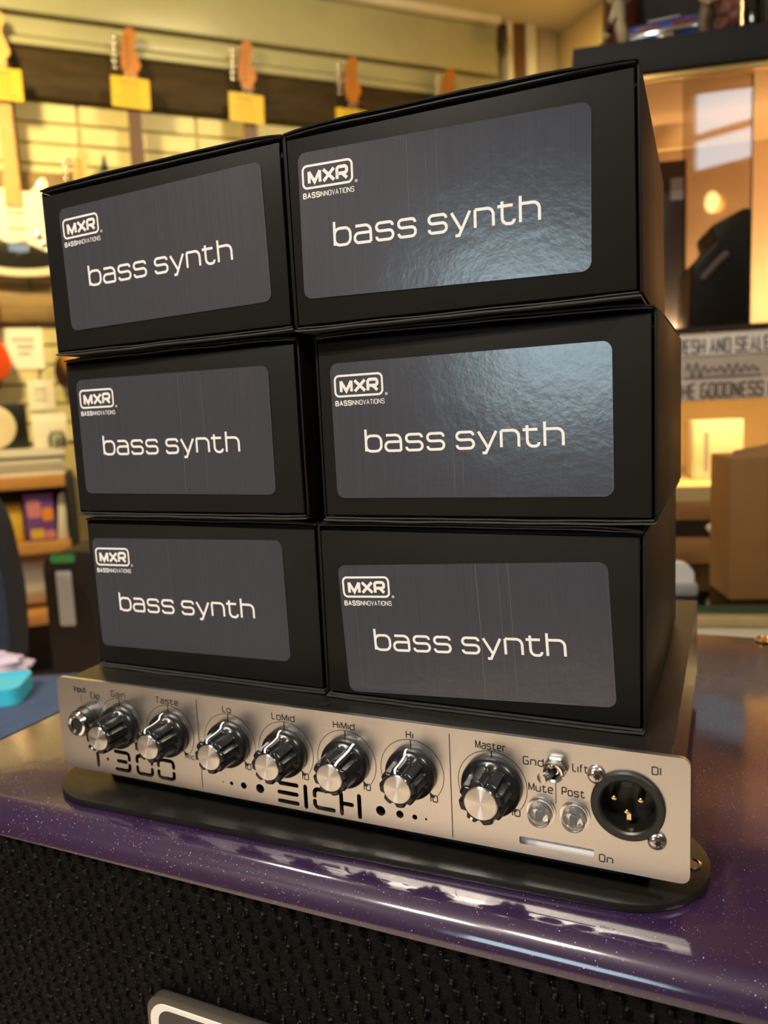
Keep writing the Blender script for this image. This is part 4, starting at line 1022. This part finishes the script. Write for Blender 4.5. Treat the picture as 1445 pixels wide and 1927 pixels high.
# T . 300
cap_([(16.6, 11.2), (24.6, 11.2)], 1.7); cap_([(20.9, 8.7), (20.9, 3.0)], 1.7)
holes.append(mmp(circ(26.7, 6.8, .75, 16)))
cap_([(31.6, 11.2), (39.2, 11.2), (39.2, 8.2)], 1.7); cap_([(32.8, 6.9), (37.2, 6.9)], 1.7); cap_([(39.2, 5.6), (39.2, 2.9), (31.6, 2.9)], 1.7)
for q in (43.6, 55.4):
    cap_([(q, 8.2), (q, 11.0), (q + 8.2, 11.0), (q + 8.2, 8.2)], 1.7); cap_([(q, 5.6), (q, 2.8), (q + 8.2, 2.8), (q + 8.2, 5.6)], 1.7)
for a, r_ in ((89.0, .32), (93.3, .85), (99.3, 1.4), (107.2, 1.95), (161.0, 1.95), (168.9, 1.5), (174.9, 1.0), (179.4, .45)):
    holes.append(mmp(circ(a, 6.1, r_, 20)))
holes.append(mmp(circ(22.8, 32.8, .55, 14)))                              # clip light
holes.append(mmp(rrect(214.3, 239.9, 3.5, 6.3, .7, 4)))                    # light bar slot
holes.append(mmp(circ(250.9, 24.0, 11.2, 40)))                            # connector hole
panel = MB().prism([rrect(0, W, 0, H, .0030)] + holes, 0, .002).build('front_panel', 'steel', amp, bevel=0.0, fix=True)
bx(.008, .2120, .0105, .0118, .0026, .016).build('cutout_backing', 'black_plastic', panel)
bx(.0215, .024, .0021, .0030, .031, .0345).build('clip_light', 'dark_red', panel)
bx(.2135, .2405, .0012, .0030, .0028, .0070).build('light_bar', 'diffuser', panel)
pr_ = MB(); yp = -.00006
def ptext(s, cx, cz, cap=2.55, lw=1.75, gap=.80, w=.40, width=None):
    text(pr_, s, cx * mm_, (cz - cap / 2) * mm_, cap * mm_, lw * mm_, gap * mm_, w * mm_, yp, rad=.45 * mm_, width=width and width * mm_, centre=True)
KN = [('Gain', 36.4), ('Taste', 63.2), ('Lo', 93.8), ('LoMid', 120.6), ('HiMid', 147.5), ('Hi', 174.5), ('Master', 205.0)]
KZ = 23.7
ptext('Input', 14.0, 38.1, cap=2.5, width=6.8); ptext('Clip', 22.6, 36.0, cap=2.5, width=5.0)
for nme, kx in KN:
    ptext(nme, kx - .3, 38.1, cap=2.8 if nme == 'Master' else 2.6, width=10.6 if nme == 'Master' else None)
    pts = [(kx * mm_ + .0125 * math.cos(math.radians(a)), KZ * mm_ + .0125 * math.sin(math.radians(a))) for a in range(-38, 219, 4)]
    ribbon(pr_, pts, .00024, y=yp)
    ribbon(pr_, [(kx * mm_, (KZ + 12.4) * mm_), (kx * mm_, (KZ + 9.2) * mm_)], .00045, y=yp)
    a = math.radians(-45); c_, s_ = math.cos(a), math.sin(a)
    ax, az = kx * mm_ + .0098 * c_, KZ * mm_ + .0098 * s_
    pr_.add([(ax - .0004, yp, az + .0006), (ax + .0021, yp, az - .0016), (ax + .0002, yp, az - .0019)], [(0, 1, 2)])
    if nme == 'Taste': text(pr_, 'Rich', (kx + 7.6) * mm_, 13.6 * mm_, .0023, .0016, .0007, .0003, yp, rad=.0004)
    else: ptext('10', kx + 8.4, 14.7, cap=2.4, lw=1.8, gap=.8)
for a, z1_, z0_ in ((78.4, 40.6, 1.9), (189.6, 40.5, 1.0)): ribbon(pr_, [(a * mm_, z1_ * mm_), (a * mm_, z0_ * mm_)], .00032, y=yp)
ribbon(pr_, [(14.2 * mm_, 35.6 * mm_), (14.2 * mm_, 32.0 * mm_)], .00020, y=yp)
ptext('Gnd', 219.8, 34.6, cap=2.7); ptext('Lift', 235.7, 34.5, cap=2.7, width=5.0)
ptext('Mute', 222.2, 25.4, cap=2.7, width=8.2); ptext('Post', 233.2, 25.5, cap=2.7, width=7.4)
ribbon(pr_, [(227.4 * mm_, 28.3 * mm_), (227.4 * mm_, 20.7 * mm_)], .00025, y=yp)
ptext('DI', 259.8, 37.3, cap=2.5); ptext('On', 243.8, 3.8, cap=2.5)
pr_.build('panel_lettering', 'black_print', panel, fix=False)
# knobs
def lobes(r, z, a):
    if z < .0044 or r < .0062: return r
    k = min(1.0, (z - .0038) / .0012); c_ = math.cos(8 * a + PI)
    return r - k * .00125 * max(0, c_) ** 1.15
knob_prof = [(.0094, 0), (.0096, .0004), (.0096, .0020), (.0094, .0030), (.0088, .0038), (.0079, .0043), (.0077, .0050), (.0075, .0065), (.0073, .009), (.00725, .0124), (.0071, .0132), (.0066, .0137), (.0062, .0138), (.0055, .0138), (.0053, .0134)]
ME['knob'] = MB().lathe(knob_prof, 96, lobes).mesh('knob')
ME['knob_cap'] = MB().lathe([(.0053, .0130), (.0053, .0139), (.0050, .0142), (.0049, .01422)], 40).mesh('knob_cap')
pt = MB(); path = [(.0097, .0016), (.0095, .0030), (.0089, .0038), (.0080, .0044), (.0076, .0066), (.0074, .009), (.00735, .0125), (.0072, .0133), (.0066, .01385), (.0056, .0139)]
v = []
for r_, z_ in path:
    for s in (-1, 1): v.append((s * .00042, r_ + .00004, z_ + .00004))
pt.add(v, [(2 * i, 2 * i + 1, 2 * i + 3, 2 * i + 2) for i in range(len(path) - 1)])
ME['pointer'] = pt.mesh('pointer_line', fix=False)
angs = {'Gain': 142, 'Taste': 8, 'Lo': 4, 'LoMid': 3, 'HiMid': -28, 'Hi': 5, 'Master': 150}
for nme, kx in KN:
    k = part('knob', 'knob', 'knob', amp, (kx * mm_, -.0002, KZ * mm_), (PI / 2, math.radians(0), 0))
    k.rotation_euler = (Matrix.Rotation(PI / 2, 3, 'X') @ Matrix.Rotation(math.radians(angs[nme]), 3, 'Z')).to_euler()
    part('knob_cap', 'knob_cap', 'spun', k); part('pointer_line', 'pointer', 'pointer', k)
    k.scale = (1.12, 1.12, 1.0) if nme == 'Master' else (1, 1, 1)
# input jack
j = MB().lathe([(.0066, 0), (.0066, .0012), (.0060, .0016), (.0060, .0050), (.0054, .0052)], 28).build('input_jack', 'black_plastic', amp, True, loc=(.0170, -.0001, .0243), rot=(PI / 2, 0, 0))
MB().lathe([(.0032, .002), (.0032, .0066), (.0040, .0072), (.0050, .0068), (.0056, .0054)], 28, caps=False).build('jack_collar', 'chrome', j, True)
MB().lathe([(.0031, .0020), (.0031, .0062)], 20).build('jack_bore', 'black_plastic', j)
# toggle switch
tg_ = MB().lathe([(.0043, 0), (.0043, .0016), (.0040, .0020), (.0034, .0020)], 6).build('toggle_switch', 'steel_screw', amp, False, loc=(.2277, -.0001, .0339), rot=(PI / 2, 0, .0), bevel=.0003)
MB().lathe([(.0035, .001), (.0035, .0048), (.0031, .0052), (.0024, .0050), (.0022, .003)], 24, caps=False).build('bushing', 'chrome', tg_, True)
MB().tube([(0, 0, .003), (-.0012, -.0002, .006), (-.0030, -.0004, .0095)], [.0011, .0013, .0018], 12).build('lever', 'chrome', tg_, True)
# light buttons
for kx, kz in ((222.3, 17.0), (233.8, 17.4)):
    lb = MB().lathe([(.0046, 0), (.0046, .0006), (.0040, .0008), (.0039, .0045), (.0034, .0052), (.002, .0054)], 28).build('light_button', 'clear', amp, True, loc=(kx * mm_, -.0001, kz * mm_), rot=(PI / 2, 0, 0))
    bx(-.0012, .0012, -.0014, .0014, .0012, .0034).build('button_core', 'lens_core', lb, bevel=.0003)
    MB().lathe([(.0050, 0), (.0050, .0004), (.0041, .0005), (.0041, .0001)], 28).build('button_ring', 'chrome', lb, True)
# XLR connector
xl = MB().lathe([(.0118, .0001), (.0118, .0011), (.0114, .0015), (.0094, .0015), (.0088, .0010), (.0086, .0), (.0086, -.0085), (.0001, -.0085)], 48, caps=False).build('output_socket', 'black_plastic', amp, True, loc=(.2509, -.0001, .0240), rot=(PI / 2, 0, 0))
for a, b_ in ((-.0044, .0017), (.0040, .0022), (-.0003, -.0025)):
    MB().lathe([(.00115, -.0084), (.00115, -.0012), (.0008, -.0004), (.0003, -.0002)], 14).build('contact_pin', 'gold', xl, True, loc=(a, b_, 0))
bx(-.0007, .0007, -.0066, -.0043, -.0084, -.003).build('contact_pin', 'gold', xl)
bx(-.0016, .0016, .0070, .0087, -.0084, .0008).build('key_rib', 'black_plastic', xl)
for a, b_ in ((240.9, 33.3), (259.9, 13.6)):
    s_ = MB().lathe([(.0030, 0), (.0031, .0006), (.0027, .0014), (.0019, .0019), (.0010, .00205)], 26).build('panel_screw', 'steel_screw', amp, True, loc=(a * mm_, -.0001, b_ * mm_), rot=(PI / 2, 0, .3))
    star = [((.0014 if i % 2 == 0 else .0008) * math.cos(PI * i / 6), (.0014 if i % 2 == 0 else .0008) * math.sin(PI * i / 6)) for i in range(12)]
    MB().prism(star, .0019, .00212, 'z').build('screw_recess', 'black_plastic', s_)

# ------------------------------------------------------------------ pedal boxes
BW, BH, BD = .1217, .0678, .1465
def sheet(x0, x1, y0, y1, z0, z1, wav, seed, droop=0.0, arch=0.0, n=26):
    """thin cardboard flap with a slightly wavy, drooping front edge"""
    mb = MB(); v = []; ys = [y0, y0 + .004, y0 + .02, y1]
    for i in range(n + 1):
        a = i / n; x = x0 + (x1 - x0) * a
        e = droop * (abs(2 * a - 1) ** 8) ; w_ = wav * noise.noise(Vector((a * 6 + seed * 3.7, seed, 0))) + arch * math.sin(PI * a)
        for j, y in enumerate(ys):
            k = (1, .8, .25, 0)[j]
            for zz in (z0, z1): v.append((x, y, zz + (w_ - e) * k))
    m_ = len(ys) * 2; f = []
    for i in range(n):
        for j in range(len(ys) - 1):
            a = i * m_ + 2 * j; b_ = a + m_
            f += [(a, b_, b_ + 2, a + 2), (a + 1, a + 3, b_ + 3, b_ + 1)]
        a = i * m_; b_ = a + m_; f.append((a, a + 1, b_ + 1, b_)); e_ = 2 * (len(ys) - 1); f.append((a + e_, b_ + e_, b_ + e_ + 1, a + e_ + 1))
    for a in (0, n * m_):
        for j in range(len(ys) - 1): f.append((a + 2 * j, a + 2 * j + 2, a + 2 * j + 3, a + 2 * j + 1))
    return mb.add(v, f)
# label print, drawn once: origin at the label's lower left, 103 x 51 mm
LW, LH = .1030, .0510
lbl_print = MB()
def lm(a): return a * mm_
zb0 = LH - .0334
for c, a in zip('bass', (13.4, 21.3, 29.7, 38.0)): text(lbl_print, c, lm(a), zb0, .0082, .0062, 0, .00098, 0, rad=.0021)
for c, a in zip('synth', (49.1, 57.1, 65.3, 72.9, 80.5)): text(lbl_print, c, lm(a), zb0, .0082, .0062, 0, .00098, 0, rad=.0021)
logo = MB()
fx0, fx1, fz1, fz0 = .0014, .0216, LH - .0044, LH - .0128
ribbon(logo, [(fx0 + .0004, fz0 + .0004), (fx1 - .0004, fz0 + .0004), (fx1 - .0004, fz1 - .0004), (fx0 + .0004, fz1 - .0004)], .0008, .0017, True, seg=8)
zl = LH - .0108
text(logo, 'M', .0043, zl, .0040, .0036, 0, .00115, rad=0); text(logo, 'X', .0100, zl, .0040, .0042, 0, .00115); text(logo, 'R', .0154, zl, .0040, .0038, 0, .00115, rad=.0009)
ribbon(logo, [(.0227 + .00045 * math.cos(2 * PI * i / 14), fz0 + .0004 + .00045 * math.sin(2 * PI * i / 14)) for i in range(14)], .00014, 0, True)
text(logo, 'R', .02255, fz0 + .0002, .0004, .0003, 0, .0001)
text(logo, 'BASS', .0017, LH - .0158, .00165, .00105, .00058, .00040, rad=.0003, width=.0064)
text(logo, 'INNOVATIONS', .0085, LH - .0158, .00165, .00115, .00050, .00022, rad=.0003, width=.0132)
for g_ in (lbl_print, logo): pass
ME['lbl'] = MB().prism(rrect(0, LW, 0, LH, .0032, 8), -.00025, 0).mesh('label')
M['scratch'] = mat('worn_line', (0.13, 0.13, 0.14), 0.4)
SCR = {'F': ((56.3, 0, 51, .2), (64.5, 3, 50, .1), (68.3, 1, 51, .16), (6.0, 2, 50, .07)), 'D': ((41.5, 20, 51, .1), (47.6, 1, 51, .13), (51.0, 4, 51, .12)), 'B': ((41.8, 4, 50, .1), (48.4, 2, 44, .1), (52.2, 6, 51, .09)), 'C': ((57.8, 1, 50, .17), (69.5, 3, 46, .1)), 'A': ((54.0, 30, 33, .12),), 'E': ((44.0, 5, 48, .06),)}
ME['lblp'] = lbl_print.mesh('lettering', fix=False); ME['logo'] = logo.mesh('logo_print', fix=False)
RZ = [ZA + .0425 + .0719 * k for k in range(3)]
BOX = [  # x, y, row, yaw, roll, label lower-left corner (x, z) and tilt, wording
 ('E', .0088, .0185, 0, -.0119, 0.0, (3.2, 8.6), 1.0, 'black pedal box, bottom left of the stack, on the amplifier beside the gain knob'),
 ('F', .1326, .0153, 0, -.0046, 0.0, (10.3, 1.5), 3.0, 'black pedal box, bottom right of the stack, its grey label stuck on crooked'),
 ('C', .0065, .0173, 1, -.0291, -.0040, (5.5, 8.6), -.3, 'black pedal box, middle row on the left, turned slightly away'),
 ('D', .1364, .0144, 1, .0053, -.0025, (6.0, 7.2), 0.3, 'black pedal box, middle row on the right, with bright glare on its label'),
 ('A', .0077, .0121, 2, -.0133, -.0095, (10.2, 8.4), .9, 'black pedal box, top left of the stack, in front of the guitars'),
 ('B', .1324, .0077, 2, .0277, -.0100, (4.2, 9.8), -1.1, 'black pedal box, top right of the stack, with glare in its label\'s lower corner'),
]
for bi, (nm, x, y, row, yaw, roll, lp, tilt, lab) in enumerate(BOX):
    t = thing('pedal_box', lab, 'box', (x, y, RZ[row]), group='black pedal boxes stacked on the amplifier', rot=(0, roll, yaw))
    fz = .0019; s = bi + 1
    bx(-.0004, BW + .0004, .0045, BD, .0013, BH + fz - .0006).build('carton_body', 'card', t, bevel=.0008)
    for sx in (0, 1):
        a0, a1 = (-.0009, .0001) if sx == 0 else (BW - .0001, BW + .0009)
        bx(a0, a1, .0009, BD, fz - .0003, BH + fz + .0002).build('side_flap', 'card', t, bevel=.0004)
    ff = bx(.0008, BW - .0009, 0, .0013, fz + .0006, BH + fz - .0016).build('front_flap', 'card', t, bevel=.0005)
    sheet(-.0003, BW + .0003, -.0003, BD, .0711, .0717, .0005, s, .0012, .0004 if row == 2 else 0).build('top_flap', 'card', t, True)
    sheet(.0004, BW - .0004, .0004, .06, .0702, .0706, .0004, s + 9, .0006).build('top_tuck', 'card_edge', t, True)
    sheet(-.0003, BW + .0003, -.0008, BD, .0001, .0007, .0004, s + 20, -.0003).build('bottom_flap', 'card_edge', t, True)
    sheet(.0004, BW - .0003, -.0003, .06, .0012, .0016, .0004, s + 31, -.0002).build('bottom_tuck', 'card_edge', t, True)
    lb = part('label', 'lbl', 'label', t, (lp[0] * mm_, -.00005, lp[1] * mm_ + fz), (0, -math.radians(tilt), 0))
    part('lettering', 'lblp', 'white_print', lb, (0, -.00034, 0)); part('logo_print', 'logo', 'white_print', lb, (0, -.00034, 0))
    sm = MB()
    for a, z0_, z1_, wd in SCR[nm]: ribbon(sm, [(lm(a), lm(z0_)), (lm(a + .2), lm((z0_ + z1_) / 2)), (lm(a), lm(z1_))], lm(wd * .7), y=-.00030)
    sm.build('worn_line', 'scratch', lb, fix=False)
